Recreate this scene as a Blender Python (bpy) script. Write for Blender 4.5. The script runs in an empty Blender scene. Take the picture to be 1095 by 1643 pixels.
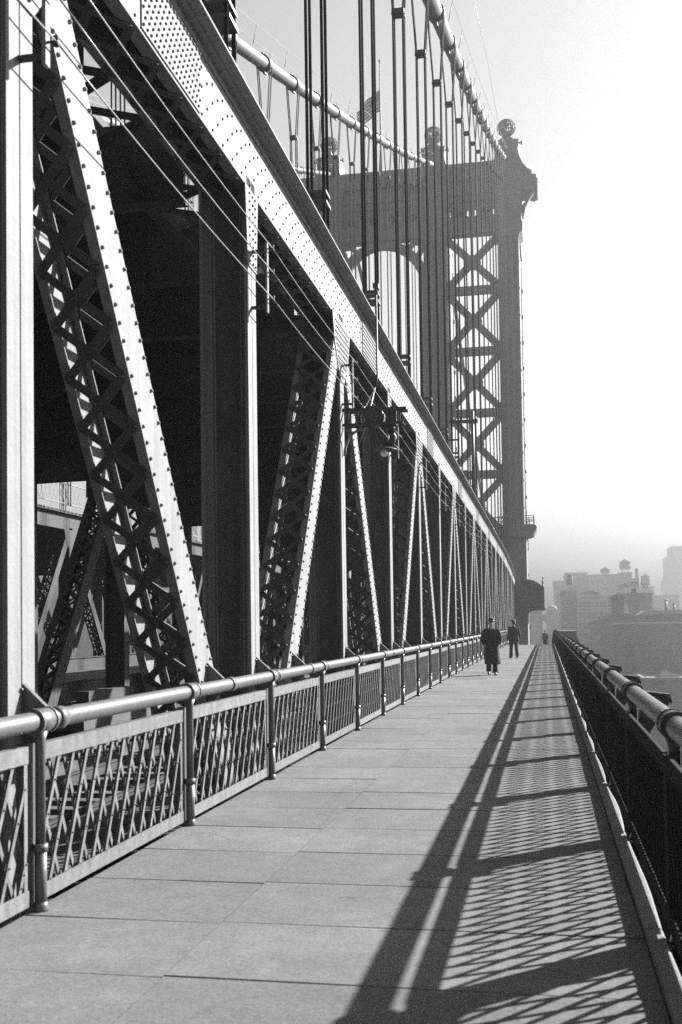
import bpy, bmesh, math, random
from mathutils import Vector, Matrix
R = math.radians
rnd = random.Random(7)
sc = bpy.context.scene
COL = sc.collection

# ------------------------------------------------------------------ camera, sky, sun, exposure
EYE = 1.63
FPX = 1715.0                        # focal length in pixels of a 1643 px high picture
yaw, pitch, roll = math.atan(329.5 / FPX), R(2.0), 0.014
f = Vector((-math.sin(yaw) * math.cos(pitch), math.cos(yaw) * math.cos(pitch), math.sin(pitch)))
r = Vector((math.cos(yaw), math.sin(yaw), 0))
u = r.cross(f)
u2 = u * math.cos(roll) + r * math.sin(roll)
r2 = r * math.cos(roll) - u * math.sin(roll)
cam_d = bpy.data.cameras.new('camera')
cam = bpy.data.objects.new('camera', cam_d)
COL.objects.link(cam)
cam.matrix_world = Matrix(((r2.x, u2.x, -f.x, 0), (r2.y, u2.y, -f.y, 0), (r2.z, u2.z, -f.z, EYE), (0, 0, 0, 1)))
cam_d.sensor_fit = 'VERTICAL'
cam_d.sensor_height = 24
cam_d.lens = 24 * FPX / 1643
cam_d.shift_x = (547.5 - 546.49) / 1643
cam_d.shift_y = (944.73 - 821.5) / 1643
cam_d.clip_start = .05
cam_d.clip_end = 12000
cam_d.dof.use_dof = True
cam_d.dof.focus_distance = 26
cam_d.dof.aperture_fstop = 2.5
sc.camera = cam

SX, SY = 1.28, 1.25                 # a shadow moves this far left and towards us per metre of height
sun_dir = Vector((SX, SY, 1)).normalized()
sun_el = math.asin(sun_dir.z)
sun_az = math.atan2(sun_dir.x, sun_dir.y)
w = bpy.data.worlds.new('World')
sc.world = w
w.use_nodes = True
nt = w.node_tree
bg = nt.nodes['Background']
sky = nt.nodes.new('ShaderNodeTexSky')
sky.sky_type = 'NISHITA'
sky.sun_disc = False
sky.sun_elevation = sun_el
sky.sun_rotation = sun_az
sky.air_density = 1.0
sky.dust_density = 0.3
sky.ozone_density = 1.0
bw = nt.nodes.new('ShaderNodeRGBToBW')      # the photograph is black and white
nt.links.new(sky.outputs['Color'], bw.inputs[0])
nt.links.new(bw.outputs[0], bg.inputs['Color'])
bg.inputs['Strength'].default_value = 0.058
sd = bpy.data.lights.new('sun', 'SUN')
sd.energy = 5.0
sd.angle = R(0.65)
sd.color = (1, 1, 1)
sun = bpy.data.objects.new('sun', sd)
COL.objects.link(sun)
sun.rotation_euler = sun_dir.to_track_quat('Z', 'Y').to_euler()
sc.view_settings.view_transform = 'Standard'
sc.view_settings.look = 'None'
sc.view_settings.gamma = 1
sc.view_settings.use_curve_mapping = False
sc.view_settings.exposure = 2.4
sc.cycles.max_bounces = 6
sc.cycles.diffuse_bounces = 3
sc.cycles.glossy_bounces = 2
sc.cycles.volume_bounces = 1
sc.cycles.use_denoising = False
sc.cycles.sample_clamp_indirect = .35

# ------------------------------------------------------------------ materials
def concrete(name, base):
    m = bpy.data.materials.new(name); m.use_nodes = True
    n, l = m.node_tree.nodes, m.node_tree.links
    b = n['Principled BSDF']; b.inputs['Roughness'].default_value = .93; b.inputs['Specular IOR Level'].default_value = .15
    geo = n.new('ShaderNodeNewGeometry'); val = None
    def mul(a, c):
        if a is None: return c
        q = n.new('ShaderNodeMath'); q.operation = 'MULTIPLY'; l.new(a, q.inputs[0]); l.new(c, q.inputs[1]); return q.outputs[0]
    def rng(src, f0, f1, t0, t1):
        q = n.new('ShaderNodeMapRange'); l.new(src, q.inputs['Value'])
        for k_, v_ in zip(('From Min','From Max','To Min','To Max'), (f0, f1, t0, t1)): q.inputs[k_].default_value = v_
        return q.outputs[0]
    fine = None
    for sc_, det, lo, hi in ((.7, 5, .84, 1.12), (5, 6, .88, 1.10), (38, 4, .80, 1.18), (150, 2, .80, 1.2)):
        q = n.new('ShaderNodeTexNoise'); q.inputs['Scale'].default_value = sc_; q.inputs['Detail'].default_value = det; q.inputs['Roughness'].default_value = .65
        l.new(geo.outputs['Position'], q.inputs['Vector'])
        val = mul(val, rng(q.outputs['Fac'], .32, .68, lo, hi)); fine = q
    v = n.new('ShaderNodeTexVoronoi'); v.feature = 'DISTANCE_TO_EDGE'; v.inputs['Scale'].default_value = .55
    wn = n.new('ShaderNodeTexNoise'); wn.inputs['Scale'].default_value = 3; wn.inputs['Detail'].default_value = 6
    l.new(geo.outputs['Position'], wn.inputs['Vector'])
    mx = n.new('ShaderNodeVectorMath'); mx.operation = 'MULTIPLY_ADD'
    l.new(wn.outputs['Color'], mx.inputs[0]); mx.inputs[1].default_value = (.5, .5, .5); l.new(geo.outputs['Position'], mx.inputs[2])
    l.new(mx.outputs[0], v.inputs['Vector'])
    val = mul(val, rng(v.outputs['Distance'], 0, .006, .72, 1))      # hairline cracks
    sp_ = n.new('ShaderNodeTexVoronoi'); sp_.inputs['Scale'].default_value = 2.2; sp_.inputs['Randomness'].default_value = 1
    l.new(geo.outputs['Position'], sp_.inputs['Vector'])
    val = mul(val, rng(sp_.outputs['Distance'], .02, .06, .55, 1))     # gum and oil spots
    oi = n.new('ShaderNodeObjectInfo'); val = mul(val, rng(oi.outputs['Random'], 0, 1, .90, 1.09))
    q = n.new('ShaderNodeMath'); q.operation = 'MULTIPLY'; l.new(val, q.inputs[0]); q.inputs[1].default_value = base
    cc = n.new('ShaderNodeCombineColor')
    for i in range(3): l.new(q.outputs[0], cc.inputs[i])
    l.new(cc.outputs[0], b.inputs['Base Color'])
    bp = n.new('ShaderNodeBump'); bp.inputs['Strength'].default_value = .5; bp.inputs['Distance'].default_value = .004
    l.new(fine.outputs['Fac'], bp.inputs['Height']); l.new(bp.outputs[0], b.inputs['Normal'])
    return m
def mat(name, base, rough=.6, amp=.25, scale=3.0, streak=0.0, bump=0.0, bscale=60, per_obj=0.0, spec=.4, metal=0.0):
    m = bpy.data.materials.new(name)
    m.use_nodes = True
    n, l = m.node_tree.nodes, m.node_tree.links
    b = n['Principled BSDF']
    b.inputs['Roughness'].default_value = rough
    b.inputs['Specular IOR Level'].default_value = spec
    b.inputs['Metallic'].default_value = metal
    tc = n.new('ShaderNodeTexCoord')
    no = n.new('ShaderNodeTexNoise')
    no.inputs['Scale'].default_value = scale
    no.inputs['Detail'].default_value = 7
    no.inputs['Roughness'].default_value = .65
    geo = n.new('ShaderNodeNewGeometry')
    l.new(geo.outputs['Position'], no.inputs['Vector'])
    mr = n.new('ShaderNodeMapRange')
    mr.inputs['From Min'].default_value = .25
    mr.inputs['From Max'].default_value = .75
    mr.inputs['To Min'].default_value = 1 - amp
    mr.inputs['To Max'].default_value = 1 + amp
    l.new(no.outputs['Fac'], mr.inputs['Value'])
    val = mr.outputs[0]
    if streak:
        mp = n.new('ShaderNodeMapping')
        mp.inputs['Scale'].default_value = (9, 9, .5)
        l.new(geo.outputs['Position'], mp.inputs['Vector'])
        n2 = n.new('ShaderNodeTexNoise')
        n2.inputs['Scale'].default_value = 1.5
        n2.inputs['Detail'].default_value = 4
        l.new(mp.outputs[0], n2.inputs['Vector'])
        m2 = n.new('ShaderNodeMapRange')
        m2.inputs['From Min'].default_value = .35
        m2.inputs['From Max'].default_value = .6
        m2.inputs['To Min'].default_value = 1 - streak
        m2.inputs['To Max'].default_value = 1
        l.new(n2.outputs['Fac'], m2.inputs['Value'])
        mu = n.new('ShaderNodeMath'); mu.operation = 'MULTIPLY'
        l.new(val, mu.inputs[0]); l.new(m2.outputs[0], mu.inputs[1])
        val = mu.outputs[0]
    if per_obj:
        oi = n.new('ShaderNodeObjectInfo')
        m3 = n.new('ShaderNodeMapRange')
        m3.inputs['To Min'].default_value = 1 - per_obj
        m3.inputs['To Max'].default_value = 1 + per_obj
        l.new(oi.outputs['Random'], m3.inputs['Value'])
        mu = n.new('ShaderNodeMath'); mu.operation = 'MULTIPLY'
        l.new(val, mu.inputs[0]); l.new(m3.outputs[0], mu.inputs[1])
        val = mu.outputs[0]
    mu = n.new('ShaderNodeMath'); mu.operation = 'MULTIPLY'
    l.new(val, mu.inputs[0]); mu.inputs[1].default_value = base
    cc = n.new('ShaderNodeCombineColor')
    for i in range(3):
        l.new(mu.outputs[0], cc.inputs[i])
    l.new(cc.outputs[0], b.inputs['Base Color'])
    if bump:
        n3 = n.new('ShaderNodeTexNoise')
        n3.inputs['Scale'].default_value = bscale
        n3.inputs['Detail'].default_value = 4
        l.new(geo.outputs['Position'], n3.inputs['Vector'])
        bp = n.new('ShaderNodeBump')
        bp.inputs['Strength'].default_value = bump
        bp.inputs['Distance'].default_value = .01
        l.new(n3.outputs['Fac'], bp.inputs['Height'])
        l.new(bp.outputs[0], b.inputs['Normal'])
    return m

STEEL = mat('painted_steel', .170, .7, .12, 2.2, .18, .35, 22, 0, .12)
LACE_SHADE = mat('lacing_shade_steel', .05, .6, .25, 4, .15, .2, 30)  # lacing colour darkened to stand in for shade inside the members
STEEL_SHADE = mat('truss_shade_paint', .02, .7, .3, 2, .2)  # far trusses' duller paint, darkened further to paint in the interior shade
STEEL_DARK = mat('sooty_shade_steel', .022, .7, .3, 2, .2)  # soot colour pushed darker to put in the shade under the deck
DECK_DARK = mat('sooty_shade_deck', .018, .8, .4, 1.5)  # deck soot, with the under-roadway shade added into the colour
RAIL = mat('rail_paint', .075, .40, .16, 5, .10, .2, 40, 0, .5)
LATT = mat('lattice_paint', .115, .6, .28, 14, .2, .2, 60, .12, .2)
RAIL_SHADE = mat('outer_fence_shade', .02, .3, .22, 6, .15, .2, 40, 0, .5)  # railing colour darkened to carry the shade on its walkway side
WEB_SHADE = mat('web_plate_shade', .075, .75, .3, 2, .25, .3, 20, 0, .15)  # post webs darker than the sunlit flanges, shade put into the colour
LATT_SHADE = mat('outer_lattice_shade', .018, .9, .2, 10, 0, 0, 60, 0, .08)  # lattice of the outer railing, its shade painted into the colour too
CONC = concrete('walk_concrete', .108)
KERB = mat('kerb_stone', .15, .85, .22, 5, 0, .5, 50, .06, .2)
ROPE = mat('wire_rope', .012, .8, .3, 30, 0, .6, 90, 0, .08)
CABLE = mat('cable_wrap', .035, .6, .15, 2)
TOWER = mat('tower_steel', .10, .7, .18, .5, .15)
WIRE = mat('wire_metal', .16, .4, .1, 5)
BLACK = mat('black_iron', .025, .5, .2, 8)
CLOTH = mat('dark_wool', .012, .95, .3, 20)
CLOTH2 = mat('dark_suit', .022, .95, .3, 20)
SKIN = mat('skin', .28, .6, .1, 20)
SHIRT = mat('shirt', .55, .8, .05, 20)
FELT = mat('hat_felt', .03, .9, .2, 30)
FELT2 = mat('hat_felt_worn', .12, .9, .2, 30)
LEATHER = mat('shoe_leather', .015, .35, .1, 30)
GLASS = mat('bulb_glass', .7, .12, .05, 10, 0, 0, 60, 0, .6)
WOOD = mat('old_timber', .055, .9, .35, 6, 0, .4, 40, .12)
ROAD = mat('roadway', .06, .9, .25, 1.2)
GROUND = mat('ground_dirt', .06, .95, .4, .05)
BRICK = mat('dark_brick', .15, .9, .15, .3, .15, 0, 60, .1)
STONE = mat('pale_stone', .38, .9, .15, .3, .15, 0, 60, .1)
WINDOW = mat('window_glass', .06, .2, .2, .5)
TARROOF = mat('roof_felt', .2, .9, .2, .3)
FLAGR = mat('flag_dark', .08, .9, .05, 3)
FLAGW = mat('flag_pale', .6, .9, .05, 3)
COPPER = mat('canopy_copper', .025, .4, .2, 2, .1)

# ------------------------------------------------------------------ mesh helpers
def cz(y):                           # the bridge crests and falls away
    return -.0006 * max(0.0, y - 75) ** 2

class MB:
    def __init__(s): s.v = []; s.f = []; s.sm = []
    def add(s, vs, fs, smooth=False):
        o = len(s.v)
        s.v += [tuple(p) for p in vs]
        s.f += [tuple(i + o for i in q) for q in fs]
        s.sm += [smooth] * len(fs)
        return s
    def box(s, a, b):
        x0, x1 = sorted((a[0], b[0])); y0, y1 = sorted((a[1], b[1])); z0, z1 = sorted((a[2], b[2]))
        return s.add([(x0,y0,z0),(x1,y0,z0),(x1,y1,z0),(x0,y1,z0),(x0,y0,z1),(x1,y0,z1),(x1,y1,z1),(x0,y1,z1)],
                     [(0,3,2,1),(4,5,6,7),(0,1,5,4),(1,2,6,5),(2,3,7,6),(3,0,4,7)])
    def beam(s, p, q, w, h, up=(0,0,1)):        # bar from p to q; w across, h along up
        p, q = Vector(p), Vector(q); d = (q - p).normalized()
        up = Vector(up); sd_ = d.cross(up)
        if sd_.length < 1e-5: sd_ = d.cross(Vector((1,0,0)))
        sd_.normalize(); up = sd_.cross(d).normalized()
        a, b = sd_ * w / 2, up * h / 2
        vs = [p-a-b, p+a-b, p+a+b, p-a+b, q-a-b, q+a-b, q+a+b, q-a+b]
        return s.add(vs, [(0,3,2,1),(4,5,6,7),(0,1,5,4),(1,2,6,5),(2,3,7,6),(3,0,4,7)])
    def tube(s, pts, rad, n=8, caps=True, smooth=True):
        pts = [Vector(p) for p in pts]
        rr = rad if isinstance(rad, (list, tuple)) else [rad] * len(pts)
        vs, fs = [], []
        prev = None
        for i, p in enumerate(pts):
            d = (pts[min(i+1, len(pts)-1)] - pts[max(i-1, 0)]).normalized()
            if prev is None:
                a = d.cross(Vector((0,0,1)))
                if a.length < .05: a = d.cross(Vector((1,0,0)))
            else:
                a = prev - d * prev.dot(d)
            a.normalize(); prev = a; b = d.cross(a)
            for k in range(n):
                t = 2 * math.pi * k / n
                vs.append(p + (a * math.cos(t) + b * math.sin(t)) * rr[i])
        for i in range(len(pts) - 1):
            for k in range(n):
                k2 = (k + 1) % n
                fs.append((i*n+k, i*n+k2, (i+1)*n+k2, (i+1)*n+k))
        s.add(vs, fs, smooth)
        if caps:
            o = len(s.v) - len(vs)
            s.f.append(tuple(o + k for k in range(n))[::-1]); s.sm.append(False)
            s.f.append(tuple(o + (len(pts)-1)*n + k for k in range(n))); s.sm.append(False)
        return s
    def lathe(s, prof, c=(0,0,0), n=12, smooth=True):    # prof (r, z) about vertical axis
        vs, fs = [], []
        for rr_, z in prof:
            for k in range(n):
                t = 2*math.pi*k/n
                vs.append((c[0]+rr_*math.cos(t), c[1]+rr_*math.sin(t), c[2]+z))
        for i in range(len(prof)-1):
            for k in range(n):
                k2 = (k+1) % n
                fs.append((i*n+k, i*n+k2, (i+1)*n+k2, (i+1)*n+k))
        s.add(vs, fs, smooth)
        o = len(s.v) - len(vs)
        s.f.append(tuple(o + k for k in range(n))[::-1]); s.sm.append(False)
        s.f.append(tuple(o + (len(prof)-1)*n + k for k in range(n))); s.sm.append(False)
        return s
    def prism(s, poly, axis, a, b):              # poly (p,q) extruded along axis from a to b
        n = len(poly)
        def P(p, q, t):
            return (t, p, q) if axis == 'X' else (p, t, q) if axis == 'Y' else (p, q, t)
        vs = [P(p, q, a) for p, q in poly] + [P(p, q, b) for p, q in poly]
        fs = [tuple(range(n)), tuple(range(2*n-1, n-1, -1))]
        fs += [(i, n+i, n+(i+1) % n, (i+1) % n) for i in range(n)]
        return s.add(vs, fs)
    def rivet(s, p, nrm, rad=.02, h=.02, n=6):
        p, d = Vector(p), Vector(nrm)
        a = d.cross(Vector((0,0,1))) if abs(d.z) < .9 else d.cross(Vector((1,0,0)))
        a.normalize(); b = d.cross(a)
        vs = []
        for rr_, hh in ((rad, 0), (rad*.75, h*.7)):
            for k in range(n):
                t = 2*math.pi*k/n
                vs.append(p + (a*math.cos(t)+b*math.sin(t))*rr_ + d*hh)
        vs.append(p + d*h)
        fs = []
        for k in range(n):
            k2 = (k+1) % n
            fs.append((k, k2, n+k2, n+k)); fs.append((n+k, n+k2, 2*n))
        return s.add(vs, fs, True)
    def bend(s):
        s.v = [(x, y, z + cz(y)) for x, y, z in s.v]; return s
    def mesh(s, name, m, off=(0,0,0)):
        me = bpy.data.meshes.new(name)
        me.from_pydata([(x-off[0], y-off[1], z-off[2]) for x, y, z in s.v], [], s.f)
        me.polygons.foreach_set('use_smooth', s.sm)
        if m: me.materials.append(m)
        bm = bmesh.new(); bm.from_mesh(me)
        bmesh.ops.recalc_face_normals(bm, faces=bm.faces)
        bm.to_mesh(me); bm.free()
        me.update()
        return me
    def build(s, name, m, parent=None, **k):
        off = Vector((0,0,0)); p = parent
        while p: off += p.location; p = p.parent
        return link(name, s.mesh(name, m, off), parent, **k)

def link(name, me, parent=None, loc=(0,0,0), rot=None, label=None, cat=None, group=None, kind=None):
    o = bpy.data.objects.new(name, me); COL.objects.link(o)
    o.location = loc
    if rot: o.rotation_euler = rot
    if parent: o.parent = parent
    tag(o, label, cat, group, kind)
    return o
def tag(o, label=None, cat=None, group=None, kind=None):
    for k, v in (('label', label), ('category', cat), ('group', group), ('kind', kind)):
        if v: o[k] = v
    return o
def thing(name, label, cat, loc=(0,0,0), group=None, rz=0, kind=None):
    return link(name, None, None, loc, (0,0,rz), label, cat, group, kind)
def copy_tree(o, parent=None):
    c = o.copy(); COL.objects.link(c)
    if parent: c.parent = parent
    for ch in o.children:
        copy_tree(ch, c)
    return c
def ys(a, b, st=5.0):
    n = max(1, int(math.ceil((b-a)/st)))
    return [a + (b-a)*i/n for i in range(n+1)]

# ------------------------------------------------------------------ ground, haze
g = MB().box((-3000, -3000, -43), (3000, 3000, -42)).build('ground', GROUND, kind='structure')
hz = MB().box((-3100, -3100, -44), (3100, 3100, 74)).build('haze', None, kind='stuff')
hm = bpy.data.materials.new('haze_air'); hm.use_nodes = True
hn = hm.node_tree; hn.nodes.remove(hn.nodes['Principled BSDF'])
pv = hn.nodes.new('ShaderNodeVolumePrincipled')
pv.inputs['Color'].default_value = (.27, .27, .27, 1)
pv.inputs['Density'].default_value = .0020
pv.inputs['Anisotropy'].default_value = .8
hn.links.new(pv.outputs[0], hn.nodes['Material Output'].inputs['Volume'])
hz.data.materials.append(hm)

# ------------------------------------------------------------------ walkway
P = 5.35; Y0 = 6.05                    # truss panel, first post
YN, YF = -10.0, 140.0
def strip(x0, x1, z0, z1, a, b, st=4):
    m = MB(); yy = ys(a, b, st)
    for i in range(len(yy)-1):
        m.box((x0, yy[i], z0), (x1, yy[i+1], z1))
    return m
walk = strip(-3.0, .55, -.30, -.03, YN, YF).bend().build('walkway', DECK_DARK, kind='structure')
strip(-3.02, -2.9, -.9, -.31, YN, YF).bend().build('edge_girder', STEEL_DARK, walk)
strip(.655, .667, -.9, .055, YN, YF).bend().build('edge_girder', STEEL_DARK, walk)
strip(.551, .6545, -.14, -.10, YN, YF).bend().build('gutter', STEEL_DARK, walk)
row = .925
yj = -3.5
i = 0
while yj < 58:
    for (xa, xb) in ((-2.985, -1.808), (-1.798, .462)):
        gp = .010 if rnd.random() < .5 else .018
        z = rnd.uniform(-.003, .003) + (.004 if xa > -2 else -.004)
        t = rnd.uniform(-.003, .003)
        m = MB()
        ya, yb = yj + gp/2, yj + row - gp/2
        e = .003
        j = [rnd.uniform(-.004, .004) for _ in range(4)]
        top = [(xa+e, ya+e+j[0], z+t), (xb-(e if xa > -2 else 0), ya+e+j[1], z-t), (xb-(e if xa > -2 else 0), yb-e+j[2], z-t), (xa+e, yb-e+j[3], z+t)]
        mid = [(xa, ya, z-e), (xb, ya, z-e), (xb, yb, z-e), (xa, yb, z-e)]
        bot = [(p[0], p[1], -.05) for p in mid]
        m.add(bot+mid+top, [(0,3,2,1),(8,9,10,11)] + [(a, (a+1) % 4, 4+(a+1) % 4, 4+a) for a in range(4)] + [(4+a, 4+(a+1) % 4, 8+(a+1) % 4, 8+a) for a in range(4)])
        m.build('paving_slab', CONC, walk)
    yj += row
m = MB()
while yj < YF:
    for (xa, xb) in ((-2.985, -1.808), (-1.798, .462)):
        yb = yj + row - .012
        z = rnd.uniform(-.003, .003)
        m.box((xa, yj, -.05), (xb, yb, z))
    yj += row
m.bend().build('paving_slab', CONC, walk, kind='stuff')
# kerb: one stone per fence bay, bellied edge
s = 2.675
kerb_y = Y0 - .2 - 3*s
k = 0
while kerb_y < 60:
    ya, yb = kerb_y + .012, kerb_y + s - .012
    m = MB(); n = 7
    bow = rnd.uniform(.012, .026)
    pts = []
    for q in range(n+1):
        t = q / n
        pts.append((.562 + bow*math.sin(math.pi*min(1, t*1.25)) + rnd.uniform(-.003, .003), ya + (yb-ya)*t))
    for q in range(n):
        (x1, y1), (x2, y2) = pts[q], pts[q+1]
        zz = .028
        m.add([(.468,y1,-.04),(x1,y1,-.04),(x2,y2,-.04),(.468,y2,-.04),(.475,y1,zz-.004),(x1-.01,y1,zz),(x2-.01,y2,zz),(.475,y2,zz-.004),(x1,y1,zz-.01),(x2,y2,zz-.01)],
              [(4,5,6,7),(0,4,7,3),(5,8,9,6),(8,1,2,9)] + ([(0,1,8,5,4)] if q == 0 else []) + ([(3,7,6,9,2)] if q == n-1 else []))
    if k == 0:
        kerb = thing('kerb', None, None, (.5, 0, 0), kind='structure')
    m.build('kerb_stone', KERB, kerb)
    kerb_y += s; k += 1
strip(.468, .565, -.04, .024, kerb_y, YF, s).bend().build('kerb_stone', KERB, kerb, kind='stuff')

# ------------------------------------------------------------------ pipe railings with lattice panels
def lattice_bar(mbx, x, y1, z1, y2, z2, side):
    mbx.beam((x, y1, z1), (x, y2, z2), .005, .024, (1,0,0)) if False else mbx.beam((x, y1, z1), (x, y2, z2), .026, .005, (1,0,0))
def railing(name, label, X, out, mpipe, mlat, npan_solo, k0, k1, wing):
    """X pipe plane; out = +1 when the posts' braces go to +X, -1 towards the truss"""
    t = thing(name, label, 'railing', (X, 0, 0))
    off = -.33 if wing else -.2
    yy = [Y0 + off + s*k_ for k_ in range(k0, k1)]
    pipe = MB()
    pts = [(X, y, 1.1 + cz(y)) for y in ys(yy[0], yy[-1], 2.0)]
    pipe.tube(pts, .058, 20).build('handrail_pipe', mpipe, t)
    post_me = None
    for idx, y in enumerate(yy):
        zc = cz(y)
        if post_me is None:
            m = MB()
            m.tube([(0,0,0),(0,0,.35)], .036, 14); m.tube([(0,0,.34),(0,0,.385)], .044, 14)
            m.tube([(0,0,.37),(0,0,.98),(0,0,1.04)], [.030,.030,.045], 14)
            m.tube([(0,-.095,1.1),(0,-.085,1.1),(0,.085,1.1),(0,.095,1.1)], [.062,.072,.072,.062], 20)
            m.tube([(0,-.10,1.1),(0,-.075,1.1)], .078, 20); m.tube([(0,.075,1.1),(0,.10,1.1)], .078, 20)
            m.tube([(0,0,-.12),(0,0,0)], .034, 12)
            m.lathe([(.046,-.01),(.046,.012),(.040,.03),(.036,.05)], n=14)
            post_me = m.mesh('post', mpipe)
            a = MB()
            xo = out*.045
            a.box((xo, -.075, .02), (xo+out*.012, .075, .97))
            a.box((xo+out*.012, -.075, .02), (xo+out*.07, -.063, .97))
            a.box((xo+out*.012, .063, .02), (xo+out*.07, .075, .97))
            stiff_me = a.mesh('stiffener_plate', mpipe)
            b = MB()
            if wing:
                b.prism([(.05, 1.10), (.25, 1.075), (.27, 1.03), (.25, .99), (.11, .78), (.05, .62)], 'Y', -.012, .012)
                b.prism([(.05, 1.112), (.265, 1.087), (.285, 1.03), (.277, 1.01), (.257, 1.077), (.05, 1.10)], 'Y', -.04, .04)
            brace_me = b.mesh('brace_plate', mpipe) if wing else None
        po = link('post', post_me, t, (0, y, zc))
        link('stiffener_plate', stiff_me, po)
        if wing: link('brace_plate', brace_me, po)
    if not wing:
        # triangular plates from each truss post and diagonal to a collar on the pipe
        b = MB()
        b.prism([(-.245, 1.30), (-.215, 1.30), (-.06, 1.135), (-.06, 1.06), (-.245, .82)], 'Y', -.008, .008)
        b.box((-.245, -.06, 1.20), (-.225, .06, 1.33)); b.box((-.245, -.06, .84), (-.232, .06, .95))
        b.prism([(-.235, 1.312), (-.225, 1.312), (-.05, 1.150), (-.05, 1.135), (-.235, 1.295)], 'Y', -.009, .03)
        b.tube([(0,-.05,1.1),(0,.05,1.1)], .068, 20)
        for sg in (-1, 1): b.rivet((-.22, sg*.035, 1.27), (1,0,0), .015, .02)
        bme = b.mesh('rail_bracket', mpipe)
        for kk in range(-3, 21):
            yv = Y0 + P*kk
            link('rail_bracket', bme, t, (0, yv + .02, cz(yv)))
            sgn = 1 if kk % 2 == 0 else -1
            yd = yv + 3.62 if sgn == 1 else yv + (P - 3.62)
            link('rail_bracket', bme, t, (0, yd, cz(yd)))
    zb0, zb1, zt0, zt1 = (.077, .17, .85, .945) if wing else (.045, .13, .86, .95)
    H = zt0 - zb1
    L = s - .17
    pf = MB()
    xo = -.05 if wing else out*.03
    fl_ = .02 if wing else .065
    pf.box((xo, .085, zt0), (xo+out*.008, s-.085, zt1)); pf.box((xo, .085, zt1), (xo+out*fl_, s-.085, zt1+.008))
    pf.box((xo, .085, zb0), (xo+out*.008, s-.085, zb1)); pf.box((xo, .085, zb0-.008), (xo+out*fl_, s-.085, zb0))
    pf.box((xo+out*.008, .085, zb0), (xo+out*.014, .125, zt1)); pf.box((xo+out*.008, s-.125, zb0), (xo+out*.014, s-.085, zt1))
    if wing:
        pf.box((xo, .001, zb0), (xo+out*.008, .0845, zt1)); pf.box((xo, s-.0845, zb0), (xo+out*.008, s-.001, zt1))
    frame_me = pf.mesh('lattice_panel', mlat)
    nb = 15 if wing else 12; pitch_ = L/nb; run = .30 if wing else .34
    bars = []
    def lbar(mb_, p, q):
        mb_.beam(p, q, .030, .004, (1,0,0))
        d_ = (Vector(q)-Vector(p)).normalized(); n_ = Vector((0, d_.z, -d_.y)) * .013
        o_ = Vector((out*.0145, 0, 0))
        dl = .036 if wing else .024
        return mb_.beam(Vector(p)+n_+o_, Vector(q)+n_+o_, .004, dl, (1,0,0))
    for layer, sg in ((0, 1), (1, -1)):
        for q in range(-2, nb+2):
            ya = .085 + pitch_*(q+.5); za = zb1-.03; yb = ya + sg*run*(H+.06)/H; zb_ = zt0+.03
            (p1y, p1z), (p2y, p2z) = (ya, za), (yb, zb_)
            lo, hi = .1, s-.1
            dy = p2y-p1y; ta, tb = 0., 1.
            for bound, isl in ((lo, True), (hi, False)):
                tt = (bound-p1y)/dy
                if (dy > 0) == isl: ta = max(ta, tt)
                else: tb = min(tb, tt)
            if tb-ta < .12: continue
            x = xo + out*(.011 if layer == 0 else (.055 if wing else .042))
            bars.append((layer, (x, p1y+dy*ta, p1z+(p2z-p1z)*ta), (x, p1y+dy*tb, p1z+(p2z-p1z)*tb), ta < .001 and tb > .999))
    full = {}
    allm = MB()
    for layer, a_, b_, fl in bars: lbar(allm, a_, b_)
    riv = MB()
    for layer, a_, b_, fl in bars:
        if layer == 0:
            for fr in (.04, .32, .68, .96):
                riv.rivet((xo + out*.006 if out < 0 else xo-.001, a_[1]+(b_[1]-a_[1])*fr, a_[2]+(b_[2]-a_[2])*fr), (-out, 0, 0), .008, .008, 5)
    riv_me = riv.mesh('rivets', mlat)
    all_me = allm.mesh('lattice_bars', mlat)
    solo = []
    for layer, a_, b_, fl in bars:
        key = layer if fl else None
        if fl and layer in full: me = full[layer]
        else:
            mm = lbar(MB(), (0,0,0), tuple(b_[i]-a_[i] for i in range(3))); me = mm.mesh('lattice_bar', mlat)
            if fl: full[layer] = me
        solo.append((me, a_))
    for idx, y in enumerate(yy[:-1]):
        slope = (cz(y+s)-cz(y))/s
        pn = link('lattice_panel', frame_me, t, (0, y, cz(y)), (math.atan(slope), 0, 0))
        if 2 <= idx < 2 + npan_solo:
            for me, a_ in solo: link('lattice_bar', me, pn, a_)
        else:
            link('lattice_bars', all_me, pn, kind='stuff')
        link('rivets', riv_me, pn, kind='stuff')
    return t
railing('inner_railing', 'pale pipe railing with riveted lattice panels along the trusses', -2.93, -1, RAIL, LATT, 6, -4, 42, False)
railing('outer_railing', 'dark pipe railing with lattice panels on the open city side of the walkway', .63, 1, RAIL_SHADE, LATT_SHADE, 2, -4, 46, True)

# ------------------------------------------------------------------ stiffening trusses
XO, XI = -3.15, -3.70            # outer and inner faces of the first truss
K0, K1 = -3, 20
ZC0, ZC1 = 6.50, 7.25
ZTN, ZBN = 6.60, -1.40
DL = math.hypot(P, ZTN-ZBN); DA = math.atan2(P, ZTN-ZBN)
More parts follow.
